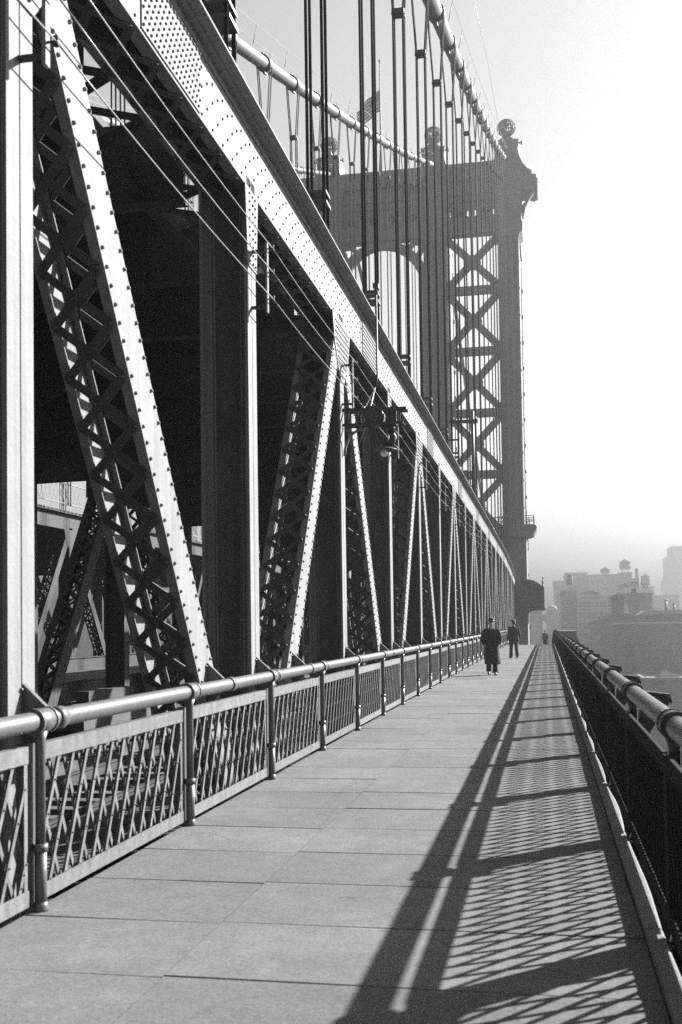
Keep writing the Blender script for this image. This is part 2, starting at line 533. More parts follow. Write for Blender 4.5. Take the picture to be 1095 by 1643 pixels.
# chord pieces
def chord_piece(y0, y1, near):
    m = MB()
    for xa in (XO, XI+.02):
        m.box((xa, y0, ZC0), (xa-.02, y1, ZC1))
    m.box((XO+.215, y0, ZC1), (XI-.215, y1, ZC1+.022))
    m.box((XO+.10, y0, ZC1-.018), (XO, y1, ZC1-.001)); m.box((XO+.018, y0, ZC1-.10), (XO+.0005, y1, ZC1-.019))
    m.box((XO-.12, y0, ZC0-.004), (XO-.0205, y1, ZC0+.014)); m.box((XI+.12, y0, ZC0-.004), (XI+.0205, y1, ZC0+.014))
    return m
def chord_rivets(y0, y1, n):
    m = MB(); y = y0 + .06; c = 0
    while y < y1 - .02:
        rows = (6.56, 6.83, 7.02) if c % 2 else (6.69, 6.94)
        for z in rows: m.rivet((XO, y, z), (1,0,0), .017, .018, n)
        if c % 2 == 0: m.rivet((XO+.018, y, ZC1-.06), (1,0,0), .017, .018, n)
        m.rivet((XO+.055, y, ZC1-.019), (0,0,-1), .017, .016, n)
        if c % 4 < 2: m.rivet((XO+.15, y, ZC1), (0,0,-1), .017, .016, n)
        y += .17; c += 1
    return m
def lacing(y0, y1, z, pitch, xa, xb):
    m = MB(); y = y0; c = 0
    while y + pitch <= y1 + .01:
        m.beam((xa, y, z), (xb, y+pitch, z), .075, .010); m.beam((xb, y, z-.013), (xa, y+pitch, z-.013), .075, .010)
        y += pitch
    return m
def shift(me_o, dy): pass

# diagonal: local mesh, z from bottom node to top node; local y perpendicular
def diag_mesh():
    m = MB(); z0, z1 = .5, DL-.35; hw = .205
    for xa, xb in ((0, -.016), (-.55, -.534)):
        m.box((xa, -hw, z0), (xb, hw, z1))
    for sy in (-1, 1):       # flange angles
        m.box((-.0165, sy*hw, z0), (-.085, sy*(hw-.012), z1)); m.box((-.5335, sy*hw, z0), (-.475, sy*(hw-.012), z1))
    return m
diag_me = diag_mesh().mesh('diagonal_brace', STEEL)
rv = MB(); z = .6; c = 0
while z < DL-.4:
    for sy in (-1, 1): rv.rivet((0, sy*.165, z + (.03 if sy > 0 else 0)), (1,0,0), .019, .023, 6)
    z += .142
diag_riv = rv.mesh('rivets', STEEL)
LP = .42
bars_local = []
z = .7
while z + LP < DL-.5:
    for sy in (-1, 1):
        yb = sy*(.205+.007)
        bars_local.append(((-.05, yb, z), (-.50, yb, z+LP), sy))
        yb2 = sy*(.205+.019)
        bars_local.append(((-.50, yb2, z), (-.05, yb2, z+LP), sy))
    z += LP
bar_me = {}
for a_, b_, sy in bars_local:
    key = b_[0] > a_[0]
    if key not in bar_me:
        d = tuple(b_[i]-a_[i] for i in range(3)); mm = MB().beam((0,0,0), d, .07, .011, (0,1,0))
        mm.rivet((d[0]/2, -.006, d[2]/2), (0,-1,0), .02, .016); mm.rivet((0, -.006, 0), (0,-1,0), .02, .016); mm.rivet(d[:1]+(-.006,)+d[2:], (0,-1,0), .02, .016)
        bar_me[key] = mm.mesh('lacing_bar', LACE_SHADE)
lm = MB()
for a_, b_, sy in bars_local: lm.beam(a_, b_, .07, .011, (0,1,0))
lace_me = lm.mesh('lacing_bars', LACE_SHADE)
# batten plates at both ends of a diagonal
batten_mes = []
for sy in (-1, 1):
    for za_, zb__ in ((.5, .95), (DL-1.0, DL-.4)):
        batten_mes.append(MB().box((-.02, sy*.206, za_), (-.53, sy*.216, zb__)).mesh('batten_plate', LACE_SHADE))

vm = MB()
z0, z1 = -1.2, 6.62
for yy_ in (-1, 1):
    vm.box((0, yy_*.17, z0), (-.014, yy_*.008, z1)); vm.box((-.55, yy_*.17, z0), (-.536, yy_*.008, z1))
    vm.box((-.0145, yy_*.010, z0), (-.13, yy_*.024, z1)); vm.box((-.5355, yy_*.010, z0), (-.42, yy_*.024, z1))
    vm.box((-.0145, yy_*.17, z0), (-.035, yy_*.158, z1)); vm.box((-.5355, yy_*.17, z0), (-.515, yy_*.158, z1))
post_me = vm.mesh('vertical_post', STEEL)
web_me = MB().box((-.02, -.009, z0), (-.53, .009, z1)).box((-.10, -.0265, z0), (-.115, -.009, z1)).box((-.435, -.0265, z0), (-.45, -.009, z1)).mesh('web_plate', WEB_SHADE)
rv = MB(); z = -.9
while z < 6.4:
    rv.rivet((-.07, -.024, z), (0,-1,0), .015, .014, 5); rv.rivet((-.48, -.024, z), (0,-1,0), .015, .014, 5)
    z += .15
post_riv = rv.mesh('rivets', STEEL)
# gusset plates
gt = MB().prism([(-.75, 6.515), (.75, 6.515), (.60, 6.1), (.33, 5.75), (.17, 5.55), (-.17, 5.55), (-.33, 5.75), (-.60, 6.1)], 'X', 0.0005, .013)
gt_me = gt.mesh('gusset_plate', STEEL)
rv = MB()
for iy in range(-6, 7):
    for iz in range(10):
        y, z = iy*.1 + (.05 if iz % 2 else 0), 5.62 + iz*.088
        lim = .17 if z < 5.75 else .33 + (z-5.75)*.6 if z < 6.1 else .6
        if abs(y) < lim-.03: rv.rivet((.013, y, z), (1,0,0), .018, .02, 5)
gt_riv = rv.mesh('rivets', STEEL)
gb = MB().prism([(-.26, 6.50), (.26, 6.50), (.18, 5.62), (-.18, 5.62)], 'X', 0.0005, .013)
gb_me = gb.mesh('gusset_plate', STEEL)
rv = MB()
for iz in range(9):
    for yy_ in (-.11, .02, .12): rv.rivet((.013, yy_, 5.68 + iz*.095), (1,0,0), .018, .02, 5)
gb_riv = rv.mesh('rivets', STEEL)
SPL = [Y0 + 2*P + 2.8 + 2*P*i_ for i_ in range(-2, 9)]
sp = MB().box((XO+.0005, -.75, ZC0+.03), (XO+.014, .75, ZC1-.11))
sp2 = MB()
for iy in range(-8, 9):
    for iz in range(8):
        sp2.rivet((XO+.014, iy*.088 + (.02 if iz % 2 else -.02), ZC0+.07+iz*.075), (1,0,0), .017, .02, 5)
for iz in range(7):
    for iy in range(-9, 10): sp2.rivet((XO+.05+.022*iz, iy*.09, ZC1-.0185 if iz < 2 else ZC1), (0,0,-1), .014, .014, 4) if iz % 3 == 0 else None
spl_me = sp.mesh('splice_plate', STEEL); spl_riv = sp2.mesh('rivets', STEEL)

def truss(label, dx, detailed):
    t = thing('stiffening_truss', label, 'truss', (dx, 0, 0), 'riveted stiffening trusses of the bridge')
    ya, yb = Y0 + P*K0, Y0 + P*K1
    def near_obj(name, m, mtl, kind=None, par=None):
        return m.build(name, mtl, par or t, kind=kind)
    return t
t1 = thing('stiffening_truss', 'nearest riveted steel truss with sunlit diagonals and chord beside the inner railing', 'truss', (0,0,0), 'stiffening trusses of the bridge')
ya, yb = Y0 + P*K0, Y0 + P*K1
yy_ = ys(ya, yb, P)
chm = MB()
for i in range(len(yy_)-1):
    q = chord_piece(yy_[i], yy_[i+1], True); chm.add(q.v, q.f)
tc_ = chm.bend().build('top_chord', STEEL, t1)
chord_rivets(4, 60, 6).bend().build('rivets', STEEL, tc_, kind='stuff')
m = chord_rivets(60, 105, 4); m.bend().build('rivets', STEEL, tc_, kind='stuff')
lacing(ya, yb, ZC0-.012, .6, XO-.05, XI+.05).bend().build('lacing_bars', LACE_SHADE, tc_, kind='stuff')
bc = MB()
for i in range(len(yy_)-1): bc.box((XO, yy_[i], -1.75), (XI, yy_[i+1], -1.05))
bc.bend().build('bottom_chord', STEEL, t1)
for y in SPL:
    if y < yb:
        so = link('splice_plate', spl_me, t1, (0, y, cz(y))); link('rivets', spl_riv, so, kind='stuff')
for k in range(K0, K1+1):
    y = Y0 + P*k; topnode = (k % 2 == 0)
    vp = link('vertical_post', post_me, t1, (XO, y, cz(y)))
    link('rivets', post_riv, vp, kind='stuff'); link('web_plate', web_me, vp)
    gp_ = link('gusset_plate', gt_me if topnode else gb_me, t1, (XO, y, cz(y)))
    link('rivets', gt_riv if topnode else gb_riv, gp_, kind='stuff')
    if topnode:
        for sg in (-1, 1):
            if (k == K0 and sg < 0) or (k == K1 and sg > 0): continue
            d = link('diagonal_brace', diag_me, t1, (XO-.0005, y + sg*P, ZBN + cz(y)), (sg*DA, 0, 0))
            [link('batten_plate', bm_, d) for bm_ in batten_mes]
            link('rivets', diag_riv, d, kind='stuff')
            if (k, sg) in ((0, 1), (2, -1), (2, 1)):
                for a_, b_, sy in bars_local:
                    link('lacing_bar', bar_me[b_[0] > a_[0]], d, a_)
            else:
                link('lacing_bars', lace_me, d, kind='stuff')
# the three trusses further across the bridge: same members, joined lacing
def light_truss(dx, label):
    t = thing('stiffening_truss', label, 'truss', (dx,0,0), 'stiffening trusses of the bridge')
    link('top_chord', tc_.data, t); link('bottom_chord', bpy.data.objects['bottom_chord'].data, t)
    for k in range(K0, K1+1):
        y = Y0 + P*k
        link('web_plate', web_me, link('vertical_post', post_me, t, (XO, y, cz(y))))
        link('gusset_plate', gt_me if k % 2 == 0 else gb_me, t, (XO, y, cz(y)))
        if k % 2 == 0:
            for sg in (-1, 1):
                if (k == K0 and sg < 0) or (k == K1 and sg > 0): continue
                d = link('diagonal_brace', diag_me, t, (XO, y + sg*P, ZBN+cz(y)), (sg*DA, 0, 0))
                [link('batten_plate', bm_, d) for bm_ in batten_mes]
                link('lacing_bars', lace_me, d, kind='stuff')
    return t
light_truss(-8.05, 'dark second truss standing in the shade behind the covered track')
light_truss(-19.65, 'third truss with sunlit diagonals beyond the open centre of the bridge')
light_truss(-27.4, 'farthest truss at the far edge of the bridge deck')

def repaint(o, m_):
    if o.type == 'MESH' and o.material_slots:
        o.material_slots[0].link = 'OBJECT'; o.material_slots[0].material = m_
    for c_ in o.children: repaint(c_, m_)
for o_ in [o_ for o_ in bpy.data.objects if o_.name.startswith('stiffening_truss') and o_ is not t1]: repaint(o_, STEEL_SHADE)
# ------------------------------------------------------------------ upper roadway over the tracks, its floor beams and bracing
def upper_deck(xa, xb, label):
    t = thing('upper_roadway', label, 'roadway', (xa, 0, 0), 'upper roadways between the trusses')
    strip(xa, xb, 7.42, 7.70, ya, yb).bend().build('roadway_slab', DECK_DARK, t)
    fb = MB()
    zt = 7.41; zb = 6.45
    d1 = -1 if xb < xa else 1
    x_o, x_i = xa + .45*0, xb
    xe_ = xa + (1.12 if xa > -10 else .42)
    fb.box((xe_, -.008, zb), (xb-.25, .008, zt)); fb.box((xe_, -.12, zb-.012), (xb-.25, .12, zb))
    q = xa - .3
    while q > xb: fb.box((q, -.06, zb+.001), (q-.012, -.0085, zt)); q -= .9
    fb.prism([(xb+4.6, zb-.013), (xb, zb-.013), (xb, 4.90), (xb+1.6, 4.93), (xb+2.4, 5.2)], 'Y', -.012, .012)
    fme = fb.mesh('floor_beam', STEEL_DARK, (xa, 0, 0))
    for k in range(K0*2, K1*2):
        y = Y0 + P*k/2
        link('floor_beam', fme, t, (0, y, cz(y)))
    for x in (xa-1.2, xa-2.6, xa-4.0, xa-5.4):
        strip(x, x-.3, 6.95, 7.41, ya, yb, P).bend().build('stringer', STEEL_DARK, t)
    return t
ud = upper_deck(-5.05, -11.15, 'sooty, shade-darkened upper roadway deck roofing the track behind the nearest truss')
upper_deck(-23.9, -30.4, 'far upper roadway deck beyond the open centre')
# horizontal zigzag bracing between chord and deck edge
zb_ = MB(); y = ya
n_ = 0
while y < yb:
    zb_.beam((XI, y, 6.58), (-4.36, y+.42, 6.58), .13, .016); zb_.beam((-4.36, y+.42, 6.56), (XI, y+.85, 6.56), .13, .016)
    y += .855
zb_.bend()
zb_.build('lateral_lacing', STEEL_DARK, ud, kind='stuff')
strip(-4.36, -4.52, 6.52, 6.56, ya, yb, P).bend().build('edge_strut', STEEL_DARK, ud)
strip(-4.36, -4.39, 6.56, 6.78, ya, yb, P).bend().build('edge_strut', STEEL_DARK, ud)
# cross struts over the open centre
for k in (1, 3, 5, 7, 9, 11, 13):
    y = Y0 + P*k + P*.0
MB()

# ------------------------------------------------------------------ lower deck, tracks, centre roadway
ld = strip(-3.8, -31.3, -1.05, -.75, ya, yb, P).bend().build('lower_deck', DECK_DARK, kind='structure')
cr = strip(-12.4, -22.2, -.75, -.35, ya, yb, P).bend().build('centre_roadway', ROAD, kind='structure')
tt_me = MB().box((-1.3, -.11, 0), (1.3, .11, .2)).mesh('railway_tie', WOOD)
rail_poly = [(-.06,0),(.06,0),(.06,.015),(.012,.03),(.012,.11),(.035,.12),(.035,.15),(-.035,.15),(-.035,.12),(-.012,.11),(-.012,.03),(-.06,.015)]
for xt, lab in ((-5.95, 'railway track under the upper roadway, next to the nearest truss'), (-9.4, 'railway track under the upper roadway, next to the second truss')):
    t = thing('railway_track', lab, 'track', (xt, 0, -.75), 'tracks under the upper roadway')
    for sg in (-1, 1):
        MB().prism([(xt+sg*.72+a_, -.55+b_) for a_, b_ in rail_poly], 'Y', ya, 75).build('rail', STEEL_DARK, t)
        strip(xt+sg*1.15-.1, xt+sg*1.15+.1, -.549, -.35, ya, 75, 4.2).build('guard_timber', WOOD, t)
    yk = ya
    while yk < 70:
        if yk > 2: link('railway_tie', tt_me, t, (rnd.uniform(-.04, .04), yk, 0))
        yk += .62
# timber walk between tracks and truss, and a stack of boards on it
pf_ = thing('service_walk', 'plank service walk beside the track, just behind the nearest truss', 'walkway', (-4.3, 10, -.4))
for i, x in enumerate((-3.95, -4.2, -4.45)):
    y = 0
    while y < 50:
        L = rnd.uniform(3.2, 4.6)
        MB().box((x, y+.01, -.40+rnd.uniform(-.01, .01)), (x-.235, y+L, -.34)).build('plank', WOOD, pf_)
        y += L
stk = thing('board_stack', 'short stack of rough boards lying on the track bed, seen over the inner railing', 'timber', (-9.2, 21, -.3))
for i, (xa_, ya_, za_, L, an) in enumerate(((-9.0,19.5,-.34,3.4,.02),(-9.35,19.4,-.34,3.2,-.03),(-9.7,19.6,-.34,3.3,.01),(-9.1,19.8,-.08,2.6,.06),(-9.5,20.1,-.08,2.5,-.05),(-9.2,20.2,.16,1.9,.1))):
    MB().beam((xa_, ya_, za_+.12), (xa_+an*L, ya_+L, za_+.12), .3, .22).build('board', WOOD, stk)
# barrier girders along the centre roadway
for x, lab in ((-12.3, 'low plate barrier on the near edge of the centre roadway'), (-22.3, 'low plate barrier on the far edge of the centre roadway')):
    t = thing('roadway_barrier', lab, 'barrier', (x, 0, -.35), 'plate barriers of the centre roadway')
    strip(x, x-.03, -.75, .25, ya, yb, P).bend().build('plate', STEEL_DARK, t)
    strip(x+.06, x-.09, .251, .29, ya, yb, P).bend().build('coping', STEEL_SHADE, t)
# lattice parapet on the third truss
pp = thing('upper_parapet', 'lattice parapet along the top of the third truss', 'railing', (-23, 0, 7.3))
m = MB()
for z in (7.75, 8.75): m.add(*(lambda q: (q.v, q.f))(strip(-22.9, -22.96, z, z+.08, ya, 100, P)))
m.bend().build('rail_bar', STEEL, pp)
m = MB(); y = ya
while y < 90:
    m.beam((-22.93, y, 7.8), (-22.93, y+.45, 8.75), .05, .01, (1,0,0)); m.beam((-22.94, y+.45, 7.8), (-22.94, y, 8.75), .05, .01, (1,0,0)); y += .45
m.bend().build('lattice_bars', STEEL, pp, kind='stuff')

# ------------------------------------------------------------------ wires and brackets on the nearest truss
wb = thing('wire_bracket', 'x', 'bracket', (XO, Y0, 0))
MB().box((.17, -.018, 5.16), (.20, .018, 5.84)).build('upright', STEEL) if False else None
b0 = wb
def lp(m, name, mt, par): return link(name, m.mesh(name, mt), par)
lp(MB().box((.165, -.03, 5.12), (.19, .03, 5.90)), 'upright', STEEL, b0)
lp(MB().box((.0, -.02, 5.17), (.165, .02, 5.20)), 'arm', STEEL_DARK, b0)
lp(MB().box((.0, -.02, 5.80), (.165, .02, 5.83)), 'arm', STEEL_DARK, b0)
WZ = (5.84, 5.57, 5.27)
for z in WZ:
    lp(MB().lathe([(.008,-.035),(.02,-.03),(.02,-.012),(.011,0),(.02,.012),(.02,.03),(.008,.035)], (.245,0,z), 10).tube([(.19,0,z),(.245,0,z)], .008, 6), 'insulator', STEEL_DARK, b0)
ordn = ['first', 'second', 'third', 'fourth', 'fifth', 'sixth', 'seventh', 'eighth', 'ninth', 'tenth', 'eleventh', 'twelfth', 'thirteenth', 'fourteenth', 'fifteenth', 'sixteenth', 'seventeenth', 'eighteenth', 'nineteenth', 'twentieth', 'twenty-first', 'twenty-second']
brk = []
for k in range(-1, 10):
    o = wb if k == -1 else copy_tree(wb)
    o.location = (XO, Y0 + P*k, cz(Y0+P*k))
    kind_ = 'above the lacing of the diagonals' if k % 2 == 0 else 'on a post between the diagonals'
    o['label'] = 'small wire bracket with three insulators on the %s truss post from the camera' % ordn[k+1]
    o['group'] = 'wire brackets on the nearest truss'
for z, lb in zip(WZ, ('uppermost', 'middle', 'lowest')):
    m = MB()
    for k in range(-2, 10):
        a_, b_ = Y0+P*k, Y0+P*(k+1)
        pts = []
        for q in range(9):
            t_ = q/8
            pts.append((XO+.245, a_+(b_-a_)*t_, z - .20*t_*(1-t_)))
        m.tube(pts, .0065, 6)
    tag(m.build('line_wire', WIRE), '%s of three thin wires strung along the brackets on the truss' % lb, 'wire', 'wires strung along the nearest truss')
# hanging conduit crossing the chord
t = thing('cable_drop', 'thin vertical conduit crossing the sunlit chord above the bracket lamp', 'conduit', (-2.88, 18.9, 7.3))
MB().tube([(-2.90,18.9,7.75),(-2.90,18.9,6.1),(-2.92,18.8,5.9)], .018, 8).build('conduit', BLACK, t)
MB().box((-3.1,18.86,7.62),(-2.86,18.94,7.68)).box((-2.95,18.84,7.72),(-2.85,18.96,7.80)).build('clamp', BLACK, t)
for q, (dx, dy, dz) in enumerate(((-.15,-1.2,-.75),(.02,-1.5,-.9),(-.2,-.6,-1.1))):
    MB().tube([(-2.92,18.8,5.9),(-2.92+dx*.5,18.8+dy*.5,5.9+dz*.6),(-2.92+dx,18.8+dy,5.9+dz)], .007, 6).build('lead_wire', WIRE, t)
# bracket lamp
t = thing('bracket_lamp', 'lamp with bare round bulb hanging from a truss bracket over the walkway', 'lamp', (XO, 16.75, 5))
ly = 16.75
m = MB()
m.beam((-3.13, ly-.1, 5.07), (-2.1, ly-.1, 5.05), .04, .05); m.beam((-3.13, ly+.1, 5.07), (-2.1, ly+.1, 5.05), .04, .05)
m.beam((-3.13, ly-.1, 4.83), (-2.15, ly-.1, 4.83), .035, .04); m.beam((-3.13, ly+.1, 4.83), (-2.15, ly+.1, 4.83), .035, .04)
m.build('arm', BLACK, t)
m = MB()
for q in range(6):
    x = -3.05+q*.16
    m.box((x, ly-.115, 4.84), (x+.03, ly-.105, 5.05)); m.box((x, ly+.105, 4.84), (x+.03, ly+.115, 5.05))
m.build('arm_lattice', BLACK, t)
m = MB().tube([(-2.95,ly,4.82),(-2.93,ly,4.68),(-2.84,ly,4.60)], .02, 8)
pts = [(-3.12+.30*(1-math.cos(a_*math.pi/12)), ly, 4.35+.42*math.sin(a_*math.pi/12)) for a_ in range(7)]
m = MB().tube(pts, .022, 8); m.build('curved_stay', STEEL, t)
MB().tube([(-2.62,ly-.17,4.96),(-2.62,ly+.17,4.96)], .15, 18).tube([(-2.62,ly-.19,4.96),(-2.62,ly-.165,4.96)], .11, 18).build('transformer', BLACK, t)
MB().box((-2.44, ly-.09, 4.80), (-2.26, ly+.09, 5.02)).tube([(-2.36,ly,4.82),(-2.36,ly,4.70)], .07, 12).tube([(-2.36,ly,4.70),(-2.33,ly,4.62),(-2.36,ly,4.52),(-2.44,ly,4.49)], [.045,.06,.06,.05], 12).build('gooseneck', BLACK, t)
sh = MB()
sh.lathe([(.05,.10),(.055,.05),(.15,0),(.20,-.02),(.195,-.03),(.14,-.012),(.04,.03)], (-2.46, ly, 4.44), 18).build('lamp_shade', BLACK, t)
MB().lathe([(.03,.05),(.04,.03),(.058,0),(.062,-.03),(.05,-.068),(.03,-.088),(.005,-.094)], (-2.48, ly, 4.40), 16).build('bulb', GLASS, t)
# pole with a cross arm on the chord further on
t = thing('cross_arm_pole', 'short pole with one cross arm standing on the truss chord before the tower', 'pole', (-3.2, 50, 7.3))
MB().tube([(-3.2,50,7.3),(-3.2,50,11.6)], [.09,.07], 8).build('pole', BLACK, t)
MB().box((-4.2,49.93,11.05),(-2.95,50.07,11.2)).beam((-3.2,50,10.4),(-3.85,50,11.05),.05,.05).build('cross_arm', BLACK, t)
m = MB()
for x in (-4.1,-3.75,-3.05): m.lathe([(.03,0),(.05,.05),(.03,.14)], (x,50,11.2), 8)
for x in (-4.3,): m.box((-4.35,49.95,10.25),(-3.9,50.05,10.32))
m.build('insulator', BLACK, t)

# ------------------------------------------------------------------ main cables and suspenders
def cab(y): 
    q = y - 57.8
    return 30.6 + .35*q + .0004*q*q
CX = (-3.50, -11.35, -23.0, -30.85)
band_m = MB().tube([(0,-.28,0),(0,-.27,0),(0,.27,0),(0,.28,0)], [.28,.33,.33,.28], 14)
band_m.box((-.05,-.26,.28),(.05,.26,.42)).box((-.05,-.26,-.40),(.05,.26,-.28))
for q in (-.18,-.06,.06,.18): band_m.box((-.12,q-.02,.33),(.12,q+.02,.38))
band_me = band_m.mesh('cable_band', CABLE)
cl = ('nearest the walkway', 'second from the walkway', 'third from the walkway', 'farthest from the walkway')
tan_ = math.atan(.36)
for ci, x in enumerate(CX):
    t = thing('main_cable', 'thick wrapped suspension cable rising to the tower, %s' % cl[ci], 'cable', (x, 118, 52), 'main suspension cables')
    MB().tube([(x, y, cab(y)) for y in ys(-12, 118.5, 5)] , .265, 16).build('cable_wrapping', CABLE, t)
    MB().tube([(x, y, cab(242-y)) for y in ys(123, 225, 6)] , .265, 12).build('cable_wrapping', CABLE, t)
    m = MB()
    for sg in (-.42, .42):
        m.tube([(x+sg, y, cab(y)+1.05) for y in ys(-12, 117, 5)], .012, 5)
    for k in range(-2, 21):
        y = Y0+P*k+2.6
        for sg in (-.42, .42): m.tube([(x+sg*.6, y, cab(y)+.25), (x+sg, y, cab(y)+1.05)], .012, 5)
    m.build('hand_rope', WIRE, t)
    last = 20
    for k in range(-2, last):
        y = Y0+P*k
        slope = .35+.0008*(y-57.8)
        link('cable_band', band_me, t, (0, y-118, cab(y)-52), (math.atan(slope), 0, 0))
# suspender sets: four ropes, clamp, sockets
so_m = MB()
for sx in (-.13, .13):
    for sy in (-.15, .15):
        so_m.tube([(sx,sy,7.27),(sx,sy,7.7),(sx,sy,7.78)], [.05,.05,.03], 8)
so_m.box((-.17,-.17,7.76),(.17,.17,7.80))
sock_me = so_m.mesh('rope_socket', BLACK)
spc_m = MB().box((-.18,-.18,8.42),(.18,.18,8.47)).box((-.17,-.17,8.60),(.17,.17,8.64))
spc_me = spc_m.mesh('spacer_plate', BLACK)
cl_m = MB().box((-.165,-.175,-.05),(.165,.175,.05)).box((-.19,-.03,-.03),(.19,.03,.03))
cl_me = cl_m.mesh('rope_clamp', BLACK)
for ci, x in enumerate(CX):
    for k in range(-1, 21):
        y = Y0+P*k
        if y > 112: continue
        zc = cz(y); top = cab(y)
        lab = '%s set of suspender ropes from the camera, on the main cable %s' % (ordn[k+1], cl[ci])
        t = thing('suspender_ropes', lab, 'suspender', (x, y, zc), 'suspender ropes of the %s cable' % ('first', 'second', 'third', 'fourth')[ci])
        cm = top-zc-2.6
        for sx in (-1, 1):
            for sy in (-.15, .15):
                n = 8 if ci == 0 else 5
                mm = MB().tube([(sx*.13, sy, 7.7), (sx*.13, sy, cm), (sx*.30, sy, top-zc)], .027, n)
                link('rope', mm.mesh('rope', ROPE), t)
        link('rope_clamp', cl_me, t, (0, 0, cm))
        if ci == 0:
            link('rope_socket', sock_me, t); link('spacer_plate', spc_me, t)

# ------------------------------------------------------------------ tower
TY0, TY1 = 117.0, 125.5
tw = thing('bridge_tower', 'great steel suspension tower with arch, X bracing and globe finials', 'tower', (-17.2, 121, -1))
LEG = [(-4.35, -2.12), (-12.55, -10.05), (-24.45, -21.95), (-32.4, -30.1)]
for a_, b_ in LEG:
    m = MB().box((a_, TY0, -42), (b_, TY1, 44.6))
    m.box((a_-.18, TY0-.25, -42), (b_+.18, TY1+.6, 11.0))
    n_r = 4
    for q in range(n_r):
        xx = a_ + .12 + (b_-a_-.24)*q/(n_r-1)
        m.box((xx-.11, TY0-.28, 11.0), (xx+.11, TY0, 44.0))
    for z in range(14, 44, 3): m.box((a_+.01, TY0-.12, z), (b_+.05, TY0-.001, z+.3))
    lg = m.build('leg', TOWER, tw)
    m = MB()
    for z in range(-2, 43, 3): m.box((b_+.0005, TY1-.9, z), (b_+.22+max(0, (12-z)*.012), TY1-.5, z+.35))
    m.box((b_+.0005, TY1-.8, -2), (b_+.10, TY1-.6, 43))
    m.build('ladder', TOWER, lg)
    m = MB()
    for k_ in range(4):
        z = 4 + k_*1.6
    # panel mouldings near the base
    m.box((a_+.35, TY0-.36, 2), (b_-.35, TY0-.2501, 9.5))
    m.build('base_panel', TOWER, lg)
# X bracing between outer and inner legs
def xbay(xa, xb):
    lv = [11.2, 18.0, 24.8, 31.65, 38.45, 44.7]
    for z in lv[1:-1]:
        MB().box((xa, TY0+.3, z-.45), (xb, TY0+.9, z+.45)).build('cross_strut', TOWER, tw)
    for a_, b_ in zip(lv[:-1], lv[1:]):
        xc, zc_ = (xa+xb)/2, (a_+b_)/2
        m = MB()
        for yo in (0,):
            y_ = TY0+.6+yo
            m.beam((xa, y_, a_+.35), (xb, y_, b_-.35), .75, .5, (0,1,0)); m.beam((xa, y_-.002, b_-.35), (xb, y_-.002, a_+.35), .75, .496, (0,1,0))
            R_ = .8
            m.prism([(xc+R_*1.15*math.cos(t_*math.pi/8+.39), zc_+R_*math.sin(t_*math.pi/8+.39)) for t_ in range(16)], 'Y', y_-.26, y_+.26)
            for sx, xe in ((1, xa), (-1, xb)):
                for sz, ze in ((1, a_+.45), (-1, b_-.45)):
                    m.prism([(xe, ze-sz*.3), (xe+sx*.5, ze), (xe, ze+sz*.8)], 'Y', y_-.25, y_+.25)
        m.build('x_brace', TOWER, tw)
xbay(-10.05, -4.35); xbay(-30.1, -24.45)
# low solid portal under the bracing
for xa, xb in ((-10.05, -4.35), (-30.1, -24.45)):
    m = MB().box((xa, TY0+.2, 7.2), (xb, TY0+1.0, 11.3))
    m.build('portal_girder', TOWER, tw)
    m = MB()
    for q in range(9):
        x = xa+.2+(xb-xa-.4)*q/8
        m.box((x-.03, TY0-.3, 11.9), (x+.03, TY0-.24, 13.1))
    m.box((xa, TY0-.32, 13.1), (xb, TY0-.22, 13.2)).box((xa, TY0-.31, 12.5), (xb, TY0-.23, 12.56)); m.box((xa, TY0-.6, 11.3), (xb, TY0+.19, 11.9))
    m.build('platform', TOWER, tw)
# frieze beam with pierced holes, built as strips round the holes
fr = MB()
y0_, y1_ = TY0+.1, TY0+1.5
def pierced(xa, xb):
    fr.box((xa, y0_, 44.7), (xb, y1_, 45.9)); fr.box((xa, y0_, 48.3), (xb, y1_, 52.6))
    fr.box((xa, y0_-.25, 49.0), (xb, y0_-.001, 49.4)); fr.box((xa, y0_-.35, 50.6), (xb, y0_-.001, 51.2)); fr.box((xa, y0_-.12, 44.7), (xb, y0_-.001, 45.1))
    n = max(2, int(round((xb-xa)/2.4))); wv = (xb-xa)/n
    for q in range(n):
        a_ = xa+wv*q; cx = a_+wv/2
        # ornamental panel: ring, diagonals and thick infill leaving small openings
        for sx in (-1, 1):
            for sz in (-1, 1):
                fr.beam((cx, y0_+.5, 47.1), (cx+sx*wv*.5, y0_+.5, 47.1+sz*1.25), .8, .3, (0,1,0))
        ring = [(cx+.72*math.cos(t_*math.pi/6), y0_+.5, 47.1+.72*math.sin(t_*math.pi/6)) for t_ in range(13)]
        fr.tube(ring, .24, 6)
        fr.box((a_-.32, y0_+.15, 45.9), (a_+.32, y0_+.8, 48.3))
        fr.box((a_+.001, y0_+.3, 45.9), (a_+wv, y0_+.6, 46.35)); fr.box((a_+.001, y0_+.3, 47.9), (a_+wv, y0_+.6, 48.3))
for xa, xb in ((-10.05, -4.35), (-21.95, -12.55), (-30.1, -24.45)): pierced(xa, xb)
fr.build('frieze_beam', TOWER, tw)
